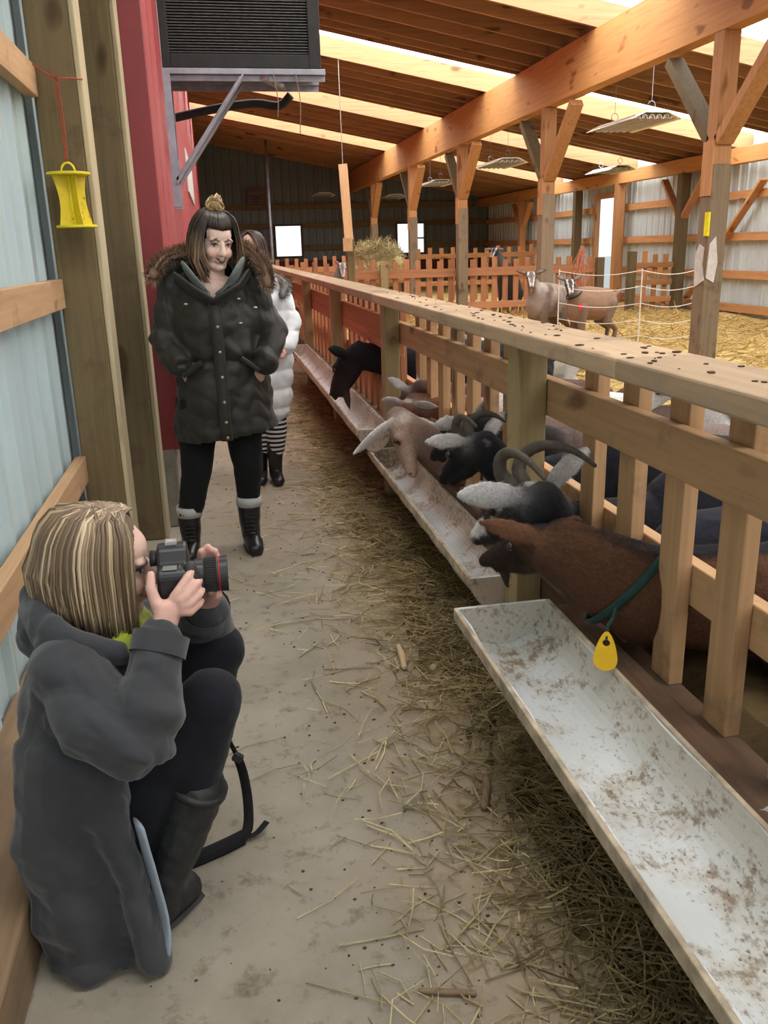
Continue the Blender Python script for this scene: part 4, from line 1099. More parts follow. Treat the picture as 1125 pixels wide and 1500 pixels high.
zz = [1.205, 1.1, 1.0, .90, .80, .70, .62, .58]
yy_ = [3.925, 3.903, 3.905, 3.910, 3.893, 3.885, 3.882, 3.886]
pl.tube([(-.012 + .012 * (1.2 - z), y, z) for z, y in zip(zz, yy_)], [(.026, .012)] * 8, 8, (0, 1, 0))
pl.build('placket', PARKA, PKO, smooth=True)
BRASS = plain('dull_brass', (.34, .29, .20), .35, .7, .5, .1, 30)
for z, y in ((1.195, 3.913), (1.085, 3.892), (.975, 3.894), (.865, 3.888), (.755, 3.877), (.665, 3.870), (.595, 3.868)):
    MB().ell((-.008 + .012 * (1.2 - z), y, z), (.0085, .006, .0085), nu=10, nv=6).build('snap_button', BRASS, PKO, smooth=True)
for x0, z0, x1, z1, y in ((-.175, .875, -.085, .935, 3.925), (.085, .945, .165, .885, 3.925)):
    MB().bar((x0, y, z0), (x1, y - .012, z1), .022, .022, (0, 1, .2)).build('pocket_flap', PARKA, PKO, bevel=.006)
for x, z in ((-.135, 1.185), (.095, 1.20), (.095, 1.095), (.165, 1.16)):
    MB().ell((x, 3.935 + abs(x) * .05, z), (.010, .006, .005), nu=8, nv=5).build('zip_pull', plain('silver', (.6, .6, .6), .3, .8), PKO, smooth=True)
# fur trim of the hood, lying round the shoulders
FURH = island_mat('tan_fur', [(0, (.14, .085, .055)), (.5, (.34, .23, .155)), (1, (.58, .45, .35))], .7, .2)
ring = curve_pts([(-.262, 4.00, 1.315), (-.215, 4.06, 1.365), (-.10, 4.16, 1.40), (.02, 4.18, 1.41), (.13, 4.12, 1.405), (.185, 4.02, 1.365), (.215, 3.97, 1.315), (.225, 3.95, 1.265)], 60)
src = []
for i, p in enumerate(ring):
    for j in range(9):
        a = math.tau * j / 9; nn = np.array([.75 * math.cos(a), -.55 * abs(math.cos(a)) , math.sin(a)]); nn /= np.linalg.norm(nn)
        src.append((p + nn * .026, nn))
MB().tube(list(ring), [(.028, .028)] * 60, 8, round_caps=True).build('fur_trim', plain('fur_base', (.24, .155, .105), .9), w1, smooth=True)
fuzz('fur_fringe', FURH, w1, src, 9000, .045, lambda p: (p[0] * 2, -.6, -.4), .6, .0013, 3)
hd = MB(); hd.tube(list(curve_pts([(-.20, 4.08, 1.34), (-.10, 4.19, 1.36), (.02, 4.22, 1.36), (.13, 4.15, 1.36), (.17, 4.05, 1.33)], 20)), [(.05, .05)] * 20, 10, round_caps=True)
hd.build('hood', PARKA, w1, smooth=True)
LEG = cloth('black_leggings', (.008, .009, .010), .85, .05, .15)
blob('leggings', [T([(-.125, 4.06, .74), (-.155, 4.05, .42), (-.208, 4.04, .20)], [.105, .074, .056]), T([(.062, 4.06, .74), (.085, 4.05, .42), (.074, 4.075, .22)], [.105, .072, .054])], LEG, w1, .008, 4, disp=folds(.004, 22, .002, 45, 5))
SOCK = cloth('pale_sock', (.40, .42, .40), .9, .3)
BOOT = plain('black_boot_leather', (.011, .011, .013), .32, 0, .5, .2, 14, .15, 50)
LACE = plain('dark_laces', (.03, .03, .03), .7)
for (x, y, z, tx) in ((-.212, 4.04, .215, -.225), (.074, 4.075, .235, .092)):
    sk = MB(); sk.tube([(x + .002, y, z - .02), (x + .003, y, z + .028)], [(.061, .063)] * 2, 18, (0, 1, 0)); sk.build('boot_sock', SOCK, w1, smooth=True)
    bt = blob('boot', [T([(x, y, z), (x, y + .005, .12), (x + (tx - x) * .1, y + .012, .055)], [(.058, .062), (.050, .055), (.045, .055)], None, (0, 1, 0)), T([(x, y + .02, .045), (x + (tx - x) * .6, y - .07, .04), (tx, y - .135, .032)], [(.042, .045), (.044, .04), (.038, .03)])],
              BOOT, w1, .005, 4, disp=lambda p, n: np.where(p[:, 2] < .001, (.001 - p[:, 2]) , 0) * 0 + .002 * vnoise(p, 45, 3))
    so = MB(); so.tube([(x, y + .055, .010), (x, y + .0, .010), (x + (tx - x) * .6, y - .08, .010), (tx, y - .145, .010)], [(.036, .011), (.040, .011), (.044, .011), (.030, .011)], 10, round_caps=True); so.build('sole', BLACKR, bt)
    la = MB()
    for j in range(7):
        zz_ = .085 + j * .02; la.tube([(x - .022, y - .058 + j * .002, zz_), (x, y - .068 + j * .002, zz_ + .004), (x + .022, y - .058 + j * .002, zz_)], .0025, 5)
    la.build('lace', LACE, bt)
# hair: dark roots drawn up into a blond bun, sides falling in brown waves
def hair_strands(name, root, H, m, specs, seed, r=.0055):
    rg = random.Random(seed); mb = MB()
    for fn, n in specs:
        for i in range(n):
            P = fn(rg); lock(mb, P, r * rg.uniform(.6, 1.25), 9, .6, (0.2, .1, 1))
    return mb.build(name, m, root, smooth=True)
DBR = island_mat('dark_brown_hair', [(0, (.012, .008, .006)), (.6, (.028, .017, .011)), (1, (.06, .038, .022))], .38, .5)
WAVE = island_mat('brown_wavy_hair', [(0, (.05, .028, .016)), (.5, (.13, .075, .04)), (1, (.34, .21, .11))], .4, .5)
# root colour fading to warmer lengths towards the ends
_nt = WAVE.node_tree; _b = _nt.nodes['Principled BSDF']; _src = _b.inputs['Base Color'].links[0].from_socket
_tc = N(_nt, 'ShaderNodeTexCoord'); _sx = N(_nt, 'ShaderNodeSeparateXYZ'); _nt.links.new(_tc.outputs['Object'], _sx.inputs[0])
_mr = N(_nt, 'ShaderNodeMapRange'); _mr.inputs[1].default_value = 1.40; _mr.inputs[2].default_value = 1.50; _nt.links.new(_sx.outputs[2], _mr.inputs[0])
_nt.links.new(mixc(_nt, _mr.outputs[0], _src, (.024, .015, .010)), _b.inputs['Base Color'])
BLOND = island_mat('blond_hair', [(0, (.20, .125, .06)), (.5, (.44, .31, .15)), (1, (.66, .52, .30))], .4, .45)
def S1(az, el, k=1.0):          # a point on the scalp: azimuth from the face direction, elevation
    ca, sa = math.cos(az), math.sin(az); ce, se = math.cos(el), math.sin(el)
    return H1(-.012 + .104 * k * ce * ca, .083 * k * ce * sa, .038 + .092 * k * se)
def top(rg):
    az = rg.uniform(-1.5, 1.5); e0 = .36 + .08 * abs(math.sin(az)) - .45 * max(0, abs(az) - .8) + rg.uniform(-.05, .05)
    bun = H1(-.03 + rg.uniform(-.012, .012), rg.uniform(-.015, .015), .135)
    kk = rg.uniform(.99, 1.05)
    return [S1(az, e0, .95), S1(az, e0 + .16, .985 * kk), S1(az, e0 + .34, kk * 1.02), S1(az * 1.05, .95, kk * 1.04), S1(az * 1.2, 1.3, kk), bun]
def back(rg):
    az = rg.choice([-1, 1]) * rg.uniform(1.3, 3.14); kk = rg.uniform(1.0, 1.1)
    return [H1(-.03, 0, .12), S1(az, .9, kk), S1(az, .35, kk * 1.05), S1(az, -.2, kk * 1.12) - np.array([0, 0, .02])]
hair_strands('hair', w1, H1, DBR, [(top, 340), (back, 220)], 11, .0048)
cap = [EL(H1(-.022, 0, .044), (.100, .078, .084), None, np.stack(fr1, 1))]
Fv = fr1[0]; hcx = H1(0, 0, 0)
blob('hair_cap', cap, plain('scalp_hair', (.02, .012, .008), .5), w1, .006, 2, keep=lambda p: ~(((p - hcx) @ Fv > .045) & ((p - hcx) @ fr1[2] < .075)) )
def sides(rg):
    s_ = rg.choice([-1, 1]); az = s_ * rg.uniform(.93, 2.4); L = rg.uniform(.13, .19); kk = rg.uniform(1.0, 1.26)
    a = S1(az, .30, kk * 1.02); b = S1(az, -.1, kk * 1.10); w = rg.uniform(-.012, .012); o = fr1[1] * s_
    return [H1(-.03, 0, .128), S1(az * 1.1, .95, kk * .99), S1(az, .62, kk), a, b, b + np.array([0, 0, -L * .45]) + o * (.014 + w), b + np.array([0, 0, -L * .8]) - o * (.002 - w) - Fv * -.01, b + np.array([0, 0, -L]) - o * .016 + Fv * .012]
hair_strands('hair_lengths', w1, H1, WAVE, [(sides, 520)], 12, .0042)
def bunf(rg):
    c = H1(-.03, 0, .150); a = rg.uniform(0, 6.28); t = rg.uniform(-1.5, 1.5); r_ = rg.uniform(.024, .040)
    pts = []
    ax1 = np.array([math.cos(t), math.sin(t) * .3, math.sin(t)]); ax2 = np.array([0, math.cos(a) * .9, .8]); ax2 /= np.linalg.norm(ax2)
    for j in range(6): q = a + j * .8; pts.append(c + ax1 * r_ * math.cos(q) + ax2 * r_ * .85 * math.sin(q))
    return pts
hair_strands('hair_bun', w1, H1, BLOND, [(bunf, 150)], 13, .0052)
MB().ell(H1(-.03, 0, .150), (.029, .026, .024)).build('bun_core', plain('bun_blond', (.30, .20, .09), .5), w1, smooth=True)

# ---------------- second woman behind her
w2 = empty('person', (.27, 5.3, 0), 'dark-haired woman in a white puffer coat and striped trousers, half hidden behind', 'person')
hp, pt, H2, fr2 = head_prims((.215, 5.30, 1.385), (-.25, -.9, -.3), (0, 0, 1), .95, (.60, .40, .32))
hp += [T([(.22, 5.32, 1.33), (.24, 5.32, 1.2)], [.05, .07], SKC), T([(.25, 5.32, 1.15), (.27, 5.31, .6)], [(.1, .06), (.1, .06)], SKC, (0, 1, 0)),
       T([(.30, 5.31, .62), (.300, 5.31, .33), (.285, 5.32, .09)], [.06, .05, .03], SKC), T([(.22, 5.34, .62), (.20, 5.36, .33), (.19, 5.36, .09)], [.06, .05, .03], SKC),
       T([(.38, 5.31, 1.13), (.425, 5.27, .96), (.37, 5.15, .84)], [.04, .035, .027], SKC), T([(.13, 5.31, 1.13), (.10, 5.27, .96), (.15, 5.15, .84)], [.04, .035, .027], SKC)]
for wr, pm, s_ in (((.37, 5.15, .84), (.335, 5.10, .815), 1), ((.15, 5.15, .84), (.185, 5.10, .815), -1)):
    fg = [[(pm[0] - s_ * .03, pm[1] - .02, pm[2] + q), (pm[0] - s_ * .05, pm[1] - .012, pm[2] + q), (pm[0] - s_ * .06, pm[1] + .006, pm[2] + q)] for q in (-.026, -.009, .009, .026)]
    hand(hp, wr, pm, fg, [(pm[0] - s_ * .005, pm[1] - .03, pm[2] + .03), (pm[0] - s_ * .02, pm[1] - .045, pm[2] + .04)], nrm=(0, 1, 0))
blob('body', hp, SKIN, w2, .005, 5, pt, .001)
PUFF = cloth('white_puffer', (.74, .77, .80), .6, .2, .3, .2, 120)
quilt = lambda p: .016 * np.abs(np.sin((p[:, 2] - .02) * math.pi / .115)) ** .6 - .006
blob('puffer_coat', [T([(.25, 5.32, 1.22), (.26, 5.31, 1.12), (.265, 5.31, .9), (.27, 5.31, .7), (.265, 5.31, .50)], [(.11, .08), (.16, .12), (.155, .13), (.155, .13), (.135, .13)], None, (0, 1, 0)),
                    T([(.37, 5.32, 1.15), (.425, 5.28, .97), (.385, 5.17, .855)], [.065, .062, .052]), T([(.14, 5.32, 1.15), (.10, 5.28, .97), (.14, 5.17, .855)], [.065, .062, .052])], PUFF, w2, .009, 4, disp=folds(.007, 22, .004, 40, 7, quilt))
m, nt, b = new_mat('striped_trousers', .85, 0, .2)
g_ = N(nt, 'ShaderNodeNewGeometry'); wv = N(nt, 'ShaderNodeTexWave', wave_type='BANDS', bands_direction='Z', wave_profile='SIN'); wv.inputs['Scale'].default_value = 11.0; wv.inputs['Distortion'].default_value = .5
nt.links.new(g_.outputs['Position'], wv.inputs['Vector']); rp = N(nt, 'ShaderNodeValToRGB'); rp.color_ramp.interpolation = 'CONSTANT'
rp.color_ramp.elements[0].color = (.012, .012, .015, 1); rp.color_ramp.elements[1].position = .5; rp.color_ramp.elements[1].color = (.65, .65, .66, 1)
nt.links.new(wv.outputs['Fac'], rp.inputs[0]); nt.links.new(rp.outputs[0], b.inputs['Base Color'])
blob('trousers', [T([(.30, 5.31, .62), (.302, 5.31, .33), (.29, 5.315, .20)], [.08, .066, .055]), T([(.21, 5.34, .62), (.205, 5.36, .33), (.195, 5.36, .20)], [.08, .064, .055])], m, w2, .008, 4)
for x, y, tx, ty in ((.282, 5.315, .290, 5.17), (.192, 5.36, .185, 5.22)):
    blob('boot', [T([(x + .005, y, .25), (x, y, .12), (x, y + .01, .05)], [(.055, .055), (.045, .05), (.042, .05)], None, (0, 1, 0)), T([(x, y + .02, .042), (tx, ty, .032)], [(.042, .042), (.036, .03)])], BOOT, w2, .006, 4)
def S2(az, el, k=1.0):
    ca, sa = math.cos(az), math.sin(az); ce, se = math.cos(el), math.sin(el)
    return H2(-.012 + .104 * k * ce * ca, .083 * k * ce * sa, .038 + .092 * k * se)
def long2(rg):
    az = rg.choice([-1, 1]) * rg.uniform(.75, 3.1); kk = rg.uniform(1.0, 1.1); L = rg.uniform(.15, .27)
    b = S2(az, -.1, kk * 1.08); o = np.array([.035, -.03 if abs(az) < 2 else 0, 0])
    return [H2(-.01, 0, .132), S2(az, .8, kk * 1.02), S2(az, .3, kk * 1.05), b, b + np.array([0, 0, -L * .6]) + o * .6, b + np.array([0, 0, -L]) + o]
hair_strands('hair', w2, H2, island_mat('dark_auburn_hair', [(0, (.012, .006, .006)), (.6, (.035, .016, .014)), (1, (.08, .035, .028))], .4, .5), [(long2, 260)], 21, .0065)
ring2 = curve_pts([(.13, 5.24, 1.22), (.16, 5.36, 1.26), (.27, 5.40, 1.26), (.36, 5.34, 1.24), (.40, 5.24, 1.20), (.38, 5.2, 1.15)], 30)
MB().tube(list(ring2), [(.025, .025)] * 30, 8, round_caps=True).build('hood_fur', plain('grey_fur_base', (.2, .19, .18), .9), w2, smooth=True)
src = []
for p in ring2:
    for j in range(8):
        a = math.tau * j / 8; nn = np.array([.7 * math.cos(a), -.5 * abs(math.cos(a)), math.sin(a)]); nn /= np.linalg.norm(nn); src.append((p + nn * .022, nn))
fuzz('fur_fringe', island_mat('grey_fur', [(0, (.09, .085, .08)), (1, (.38, .36, .35))], .7, .2), w2, src, 1500, .035, lambda p: (1, -.4, -.3), .6, .0016, 5)
# ---------------- crouching photographer
ph = empty('person', (-.27, 1.66, 0), 'blond woman in a long grey coat crouching against the wall, taking a photograph', 'person')
Fp = (.975, .10, -.17)
hp, pt, HP, frp = head_prims((-.268, 1.715, .800), Fp, (.12, 0, 1), .93, (.60, .40, .33), lips=(.36, .15, .14), brow=(.16, .10, .06))
hp += [T([(-.285, 1.715, .76), (-.32, 1.715, .66), (-.34, 1.70, .5)], [.05, .055, .08], SKC), T([(-.34, 1.70, .55), (-.35, 1.69, .26)], [(.08, .10), (.08, .10)], SKC, (0, 1, 0)),
       T([(-.33, 1.58, .63), (-.212, 1.475, .535), (-.154, 1.573, .700)], [.05, .038, .026], SKC), T([(-.31, 1.85, .63), (-.10, 1.92, .50), (-.078, 1.775, .665)], [.05, .038, .026], SKC),
       T([(-.32, 1.64, .25), (-.075, 1.62, .52), (-.215, 1.595, .12)], [.06, .045, .03], SKC), T([(-.32, 1.78, .25), (-.055, 1.83, .52), (-.20, 1.84, .12)], [.06, .045, .03], SKC)]
# right hand on the grip: four fingers round its front, thumb behind, as in the photo
hand(hp, (-.154, 1.573, .700), (-.138, 1.588, .742),
     [[(-.118, 1.590, .775), (-.098, 1.604, .797), (-.088, 1.622, .806)],
      [(-.104, 1.588, .764), (-.084, 1.600, .782), (-.078, 1.622, .780)],
      [(-.099, 1.587, .748), (-.079, 1.600, .762), (-.075, 1.622, .760)],
      [(-.100, 1.587, .731), (-.082, 1.600, .741), (-.079, 1.619, .739)]],
     [(-.160, 1.586, .752), (-.169, 1.594, .785), (-.167, 1.606, .808)], (.62, .37, .31), .033, (-.5, .75, .3))
# left hand cupping the lens from below, fingertips coming up on its far side
hand(hp, (-.078, 1.775, .665), (-.068, 1.735, .706),
     [[(-.080, 1.742, .735), (-.078, 1.750, .768), (-.074, 1.742, .800)],
      [(-.062, 1.745, .738), (-.060, 1.754, .774), (-.060, 1.744, .808)],
      [(-.044, 1.742, .736), (-.043, 1.750, .768), (-.046, 1.741, .798)],
      [(-.030, 1.734, .728), (-.030, 1.742, .756), (-.034, 1.736, .780)]],
     [(-.060, 1.700, .722), (-.058, 1.680, .733), (-.060, 1.664, .742)], (.60, .33, .28), .032, (.2, .3, .9))
blob('body', hp, SKIN, ph, .0036, 4, pt, .0008, blend=.01)
COAT = cloth('charcoal_coat', (.041, .043, .048), .8, .25, .2, .3, 330)
def cf(p):
    # creases gathered at the elbow and drapes running down the skirt
    e = np.exp(-(((p - np.array([-.205, 1.46, .53])) / np.array([.08, .08, .09])) ** 2).sum(1))
    return .010 * e * np.sin((p[:, 0] * 55 + p[:, 2] * 70)) + .012 * np.clip((.36 - p[:, 2]) / .2, 0, 1) * np.sin(p[:, 0] * 48 + p[:, 2] * 7) * (p[:, 1] < 1.62) + .0022 * (np.abs(vnoise(p, 62, 8)) - .4)
cp = [T([(-.345, 1.69, .20), (-.355, 1.69, .36), (-.345, 1.695, .52), (-.325, 1.705, .64), (-.31, 1.71, .69)], [(.14, .17), (.135, .175), (.125, .17), (.10, .145), (.065, .08)], None, (0, 1, 0)),
      T([(-.335, 1.585, .635), (-.275, 1.51, .56), (-.212, 1.475, .535)], [.078, .080, .072]), T([(-.212, 1.475, .535), (-.178, 1.52, .62), (-.158, 1.562, .685)], [.072, .060, .052]),
      T([(-.31, 1.85, .63), (-.10, 1.92, .505)], [.08, .07]), T([(-.10, 1.92, .505), (-.085, 1.83, .60), (-.078, 1.790, .645)], [.068, .058, .050]),
      T([(-.355, 1.585, .44), (-.372, 1.545, .28), (-.365, 1.515, .12), (-.345, 1.525, .035)], [(.118, .10), (.112, .070), (.108, .05), (.116, .055)], None, (0, 1, 0)),
      T([(-.30, 1.52, .36), (-.262, 1.505, .22), (-.245, 1.495, .10), (-.240, 1.488, .03)], [(.05, .05), (.035, .035), (.03, .035), (.03, .045)], None, (0, 1, 0)),
      T([(-.43, 1.505, .025), (-.33, 1.490, .022), (-.222, 1.478, .018)], [(.035, .022), (.045, .020), (.02, .014)]),
      T([(-.40, 1.70, .26), (-.42, 1.64, .06)], [(.06, .10), (.05, .09)], None, (0, 1, 0))]
blob('coat', cp, COAT, ph, .005, 3, disp=folds(.015, 14, .008, 30, 3, cf))
# hood lying on the back, stand collar, cuffs
hood = [T([(-.385, 1.635, .715), (-.405, 1.70, .722), (-.385, 1.78, .715)], [(.035, .05), (.040, .055), (.035, .05)], None, (0, 0, 1)), T([(-.365, 1.61, .70), (-.31, 1.575, .675), (-.245, 1.60, .655)], [(.035, .05), (.03, .04), (.022, .03)]),
        T([(-.365, 1.81, .70), (-.30, 1.84, .675), (-.235, 1.80, .65)], [(.035, .05), (.03, .04), (.022, .03)]), T([(-.385, 1.71, .67), (-.34, 1.71, .66)], [.07, .07])]
blob('hood', hood, COAT, ph, .0055, 4, disp=folds(.014, 24, .006, 40, 9))
for a, b_, r_ in (((-.166, 1.548, .665), (-.155, 1.570, .697), .0545), ((-.080, 1.800, .632), (-.076, 1.778, .660), .053)):
    cu = MB(); d_ = np.array(b_) - np.array(a)
    cu.tube([a, b_], [r_, r_], 20, caps=False); cu.tube([b_, a], [r_ - .006, r_ - .012], 20, caps=False)
    cu.build('cuff', COAT, ph, smooth=True)
LBL = cloth('pale_blue_lining', (.36, .43, .52), .7, .2)
ln = MB(); ln.tube(list(curve_pts([(-.232, 1.500, .33), (-.220, 1.502, .22), (-.207, 1.495, .11), (-.214, 1.480, .03)], 12)), [(.005, .030)] * 3 + [(.005, .036)] * 8 + [(.004, .02)], 8, (-.5, 1, 0))
ln.build('coat_lining', LBL, ph, smooth=True)
SCARF = cloth('lime_scarf', (.30, .36, .03), .9, .4)
blob('scarf', [T([(-.245, 1.62, .655), (-.222, 1.66, .668), (-.215, 1.72, .66), (-.23, 1.79, .655)], [.028, .032, .032, .028]), T([(-.222, 1.645, .665), (-.205, 1.635, .60)], [(.03, .022), (.022, .018)])], SCARF, ph, .006, 4, disp=folds(.008, 40, .004, 70, 4))
JEAN = cloth('black_trousers', (.009, .010, .014), .85, .08, .15)
blob('trousers', [T([(-.30, 1.645, .22), (-.078, 1.62, .520)], [.095, .066]), T([(-.078, 1.62, .520), (-.155, 1.605, .26), (-.20, 1.598, .16)], [.066, .056, .046]), T([(-.30, 1.78, .22), (-.062, 1.83, .535)], [.095, .064]), T([(-.062, 1.83, .535), (-.15, 1.84, .26), (-.19, 1.84, .16)], [.064, .055, .046])], JEAN, ph, .007, 4, disp=folds(.005, 20, .002, 50, 1))
BOOTG = plain('grey_black_boot', (.020, .021, .021), .5, 0, .4, .3, 18, .3, 70)
for y, xo in ((1.605, 0), (1.84, .01)):
    BTO = blob('boot', [T([(-.122 + xo, y, .325), (-.165 + xo, y - .005, .22), (-.218 + xo, y - .012, .10), (-.225 + xo, y - .015, .055)], [(.060, .066), (.056, .060), (.046, .050), (.045, .048)], None, (0, 1, 0)),
                  T([(-.258 + xo, y - .045, .042), (-.215 + xo, y + .01, .046), (-.172 + xo, y + .055, .040)], [(.036, .038), (.042, .044), (.040, .034)])], BOOTG, ph, .005, 4, disp=folds(.004, 40, .002, 60, 6))
    s_ = MB(); s_.tube([(-.27 + xo, y - .06, .009), (-.215 + xo, y + .008, .009), (-.160 + xo, y + .07, .009)], [(.034, .009), (.042, .009), (.036, .009)], 10, round_caps=True); s_.build('sole', BLACKR, BTO)
    tp = MB(); tp.tube([(-.122 + xo, y, .322), (-.117 + xo, y, .336)], [(.063, .069)] * 2, 20, (0, 1, 0)); tp.build('boot_cuff', BOOTG, BTO, smooth=True)
# straight blond hair: crown to shoulder, swept from a parting on top
HB = island_mat('ash_blond_hair', [(0, (.085, .055, .032)), (.45, (.19, .13, .075)), (.8, (.34, .25, .15)), (1, (.56, .44, .29))], .42, .45)
FpV, RpV, UpV = frp
def SP(az, el, k=1.0):
    ca, sa = math.cos(az), math.sin(az); ce, se = math.cos(el), math.sin(el)
    return HP(-.012 + .106 * k * ce * ca, .086 * k * ce * sa, .038 + .093 * k * se)
def blond(rg):
    az = rg.choice([-1, 1]) * rg.uniform(1.02, 3.14)
    kk = rg.uniform(1.0, 1.20); a = abs(az)
    zend = .648 + .075 * min(1, max(0, (a - 1.0) / 1.5)) + rg.uniform(-.012, .03)
    b = SP(az, -.02, kk * 1.08); L = max(.04, b[2] - zend)
    out = np.array([b[0] - HP(0, 0, 0)[0], b[1] - HP(0, 0, 0)[1], 0]); out /= np.linalg.norm(out) + 1e-9
    fl = .030 * max(0, (a - 1.3) / 1.8) - .004
    start = HP(.050 - .085 * rg.random(), .012, .132)
    return [start, SP(az, .85, kk * 1.03), SP(az, .38, kk * 1.07), b, b + np.array([0, 0, -L * .55]) + out * fl, b + np.array([0, 0, -L]) + out * (fl * .4 - .008 * rg.random())]
hair_strands('hair', ph, HP, HB, [(blond, 1700)], 31, .0036)
blob('hair_cap', [EL(HP(-.022, 0, .042), (.098, .082, .084), None, np.stack(frp, 1)), T([HP(-.03, 0, .03), HP(-.045, 0, -.06)], [(.085, .075), (.07, .07)], None, (1, 0, 0))], plain('hair_under', (.12, .08, .045), .6), ph, .006, 2,
     keep=lambda p: (p - HP(0, 0, 0)) @ FpV < .055 - .9 * np.clip(.06 - (p - HP(0, 0, 0)) @ UpV, 0, .05))

# ---------------- the camera in her hands
cm = empty('camera', (-.10, 1.675, .755), 'black digital camera with a red-ringed lens held to the crouching woman\'s eye', 'camera')
bd = MB(); bd.prism([(1.610, .757), (1.745, .757), (1.750, .815), (1.742, .826), (1.715, .828), (1.702, .852), (1.692, .860), (1.662, .860), (1.652, .852), (1.642, .828), (1.614, .826), (1.606, .815)], 0, -.158, -.098)
CB = bd.build('camera_body', BLACKM, cm, bevel=.007)
gp = MB(); gp.tube([(-.092, 1.624, .757), (-.088, 1.624, .79), (-.094, 1.624, .822)], [(.018, .017), (.020, .018), (.014, .015)], 12, (0, 1, 0), round_caps=True); gp.build('grip', BLACKR, cm, smooth=True)
ey = MB(); ey.tube([(-.155, 1.678, .832), (-.172, 1.678, .832)], [(.020, .014), (.022, .016)], 12); ey.build('eyepiece', BLACKR, cm, smooth=True)
hs = MB(); hs.box(-.140, -.118, 1.668, 1.688, .860, .8635); hs.box(-.140, -.118, 1.666, 1.669, .8635, .867); hs.box(-.140, -.118, 1.687, 1.690, .8635, .867); hs.build('hot_shoe', plain('shoe_metal', (.6, .6, .6), .3, .8), CB)
MB().box(-.146, -.118, 1.613, 1.638, .8262, .8285).build('top_display', plain('grey_display', (.19, .21, .19), .2, 0, .5, .02), CB, bevel=.001)
bt = MB()
for i in range(4): bt.tube([(-.113 + .0 * i, 1.616 + i * .006, .826), (-.113, 1.616 + i * .006, .8295)], .0022, 8)
bt.build('button', plain('grey_buttons', (.12, .12, .12), .4), CB)
def ring_(x0, x1, r, name, m, n=32, par=None):
    k = MB(); k.tube([(x0, 1.676, .788), (x1, 1.676, .788)], [r, r], n, (0, 0, 1)); return k.build(name, m, par or cm, bevel=.0015)
ring_(-.100, -.088, .031, 'lens_mount', plain('mount_grey', (.10, .10, .11), .3, .3)); LB = ring_(-.088, -.037, .0325, 'lens', BLACKM); ring_(-.088, -.068, .0335, 'lens_barrel', BLACKM, par=LB)
z_ = MB(); n_ = 40
for i in range(n_): a = math.tau * i / n_; z_.box(-.068, -.045, 1.676 + .0345 * math.cos(a) - .0016, 1.676 + .0345 * math.cos(a) + .0016, .788 + .0345 * math.sin(a) - .0016, .788 + .0345 * math.sin(a) + .0016)
z_.tube([(-.068, 1.676, .788), (-.045, 1.676, .788)], [.0345, .0345], 32); z_.build('zoom_ring', BLACKR, LB)
ring_(-.045, -.0405, .0355, 'lens_barrel', BLACKM, par=LB); ring_(-.0405, -.0375, .0360, 'red_ring', plain('red_ring_paint', (.55, .02, .03), .35), par=LB)
hd = MB(); hd.tube([(-.0375, 1.676, .788), (-.022, 1.676, .788)], [.0362, .0370], 32, caps=False); hd.tube([(-.022, 1.676, .788), (-.033, 1.676, .788)], [.0345, .0325], 32, caps=False); hd.tube([(-.0221, 1.676, .788), (-.022, 1.676, .788)], [.0370, .0345], 32, caps=False)
hd.build('lens_hood', BLACKM, LB, smooth=True)
gl = MB(); gl.ell((-.034, 1.676, .788), (.004, .032, .032), nu=20, nv=10); gl.build('front_glass', plain('lens_glass', (.01, .01, .02), .03, 0, .8), LB, smooth=True)
cm.location.z -= .016
# strap on the floor
STR = plain('black_webbing', (.012, .012, .014), .8, 0, .2, .2, 40)
st = empty('strap', (-.04, 1.80, 0), 'black webbing strap trailing on the concrete behind the crouching woman\'s boot', 'strap')
k = MB(); k.tube(list(curve_pts([(-.055, 1.90, .33), (-.018, 1.905, .235), (-.006, 1.905, .20)], 8)), [(.006, .0025)] * 8, 8, (0, 1, .3)); k.build('thin_strap', STR, st)
k = MB(); k.tube(list(curve_pts([(-.006, 1.905, .20), (.006, 1.90, .15), (.012, 1.88, .085), (.008, 1.85, .03), (-.012, 1.82, .014)], 14)), [(.013, .004)] * 14, 8, (.3, 1, .2)); k.build('wide_strap', STR, st)
k = MB(); k.tube(list(curve_pts([(-.005, 1.825, .020), (-.05, 1.80, .020), (-.11, 1.775, .018), (-.16, 1.76, .016)], 12)), [(.006, .019)] * 12, 8, (0, .5, 1)); k.build('shoulder_pad', STR, st)
k = MB(); k.tube(list(curve_pts([(-.01, 1.835, .010), (.025, 1.842, .012), (.055, 1.865, .026)], 8)), [(.011, .003)] * 8, 8, (0, .2, 1)); k.build('strap_tail', STR, st)
k = MB(); k.bar((-.014, 1.900, .205), (.006, 1.900, .190), .016, .022); k.build('buckle', BLACKM, st, bevel=.003)
st.location.x -= .035
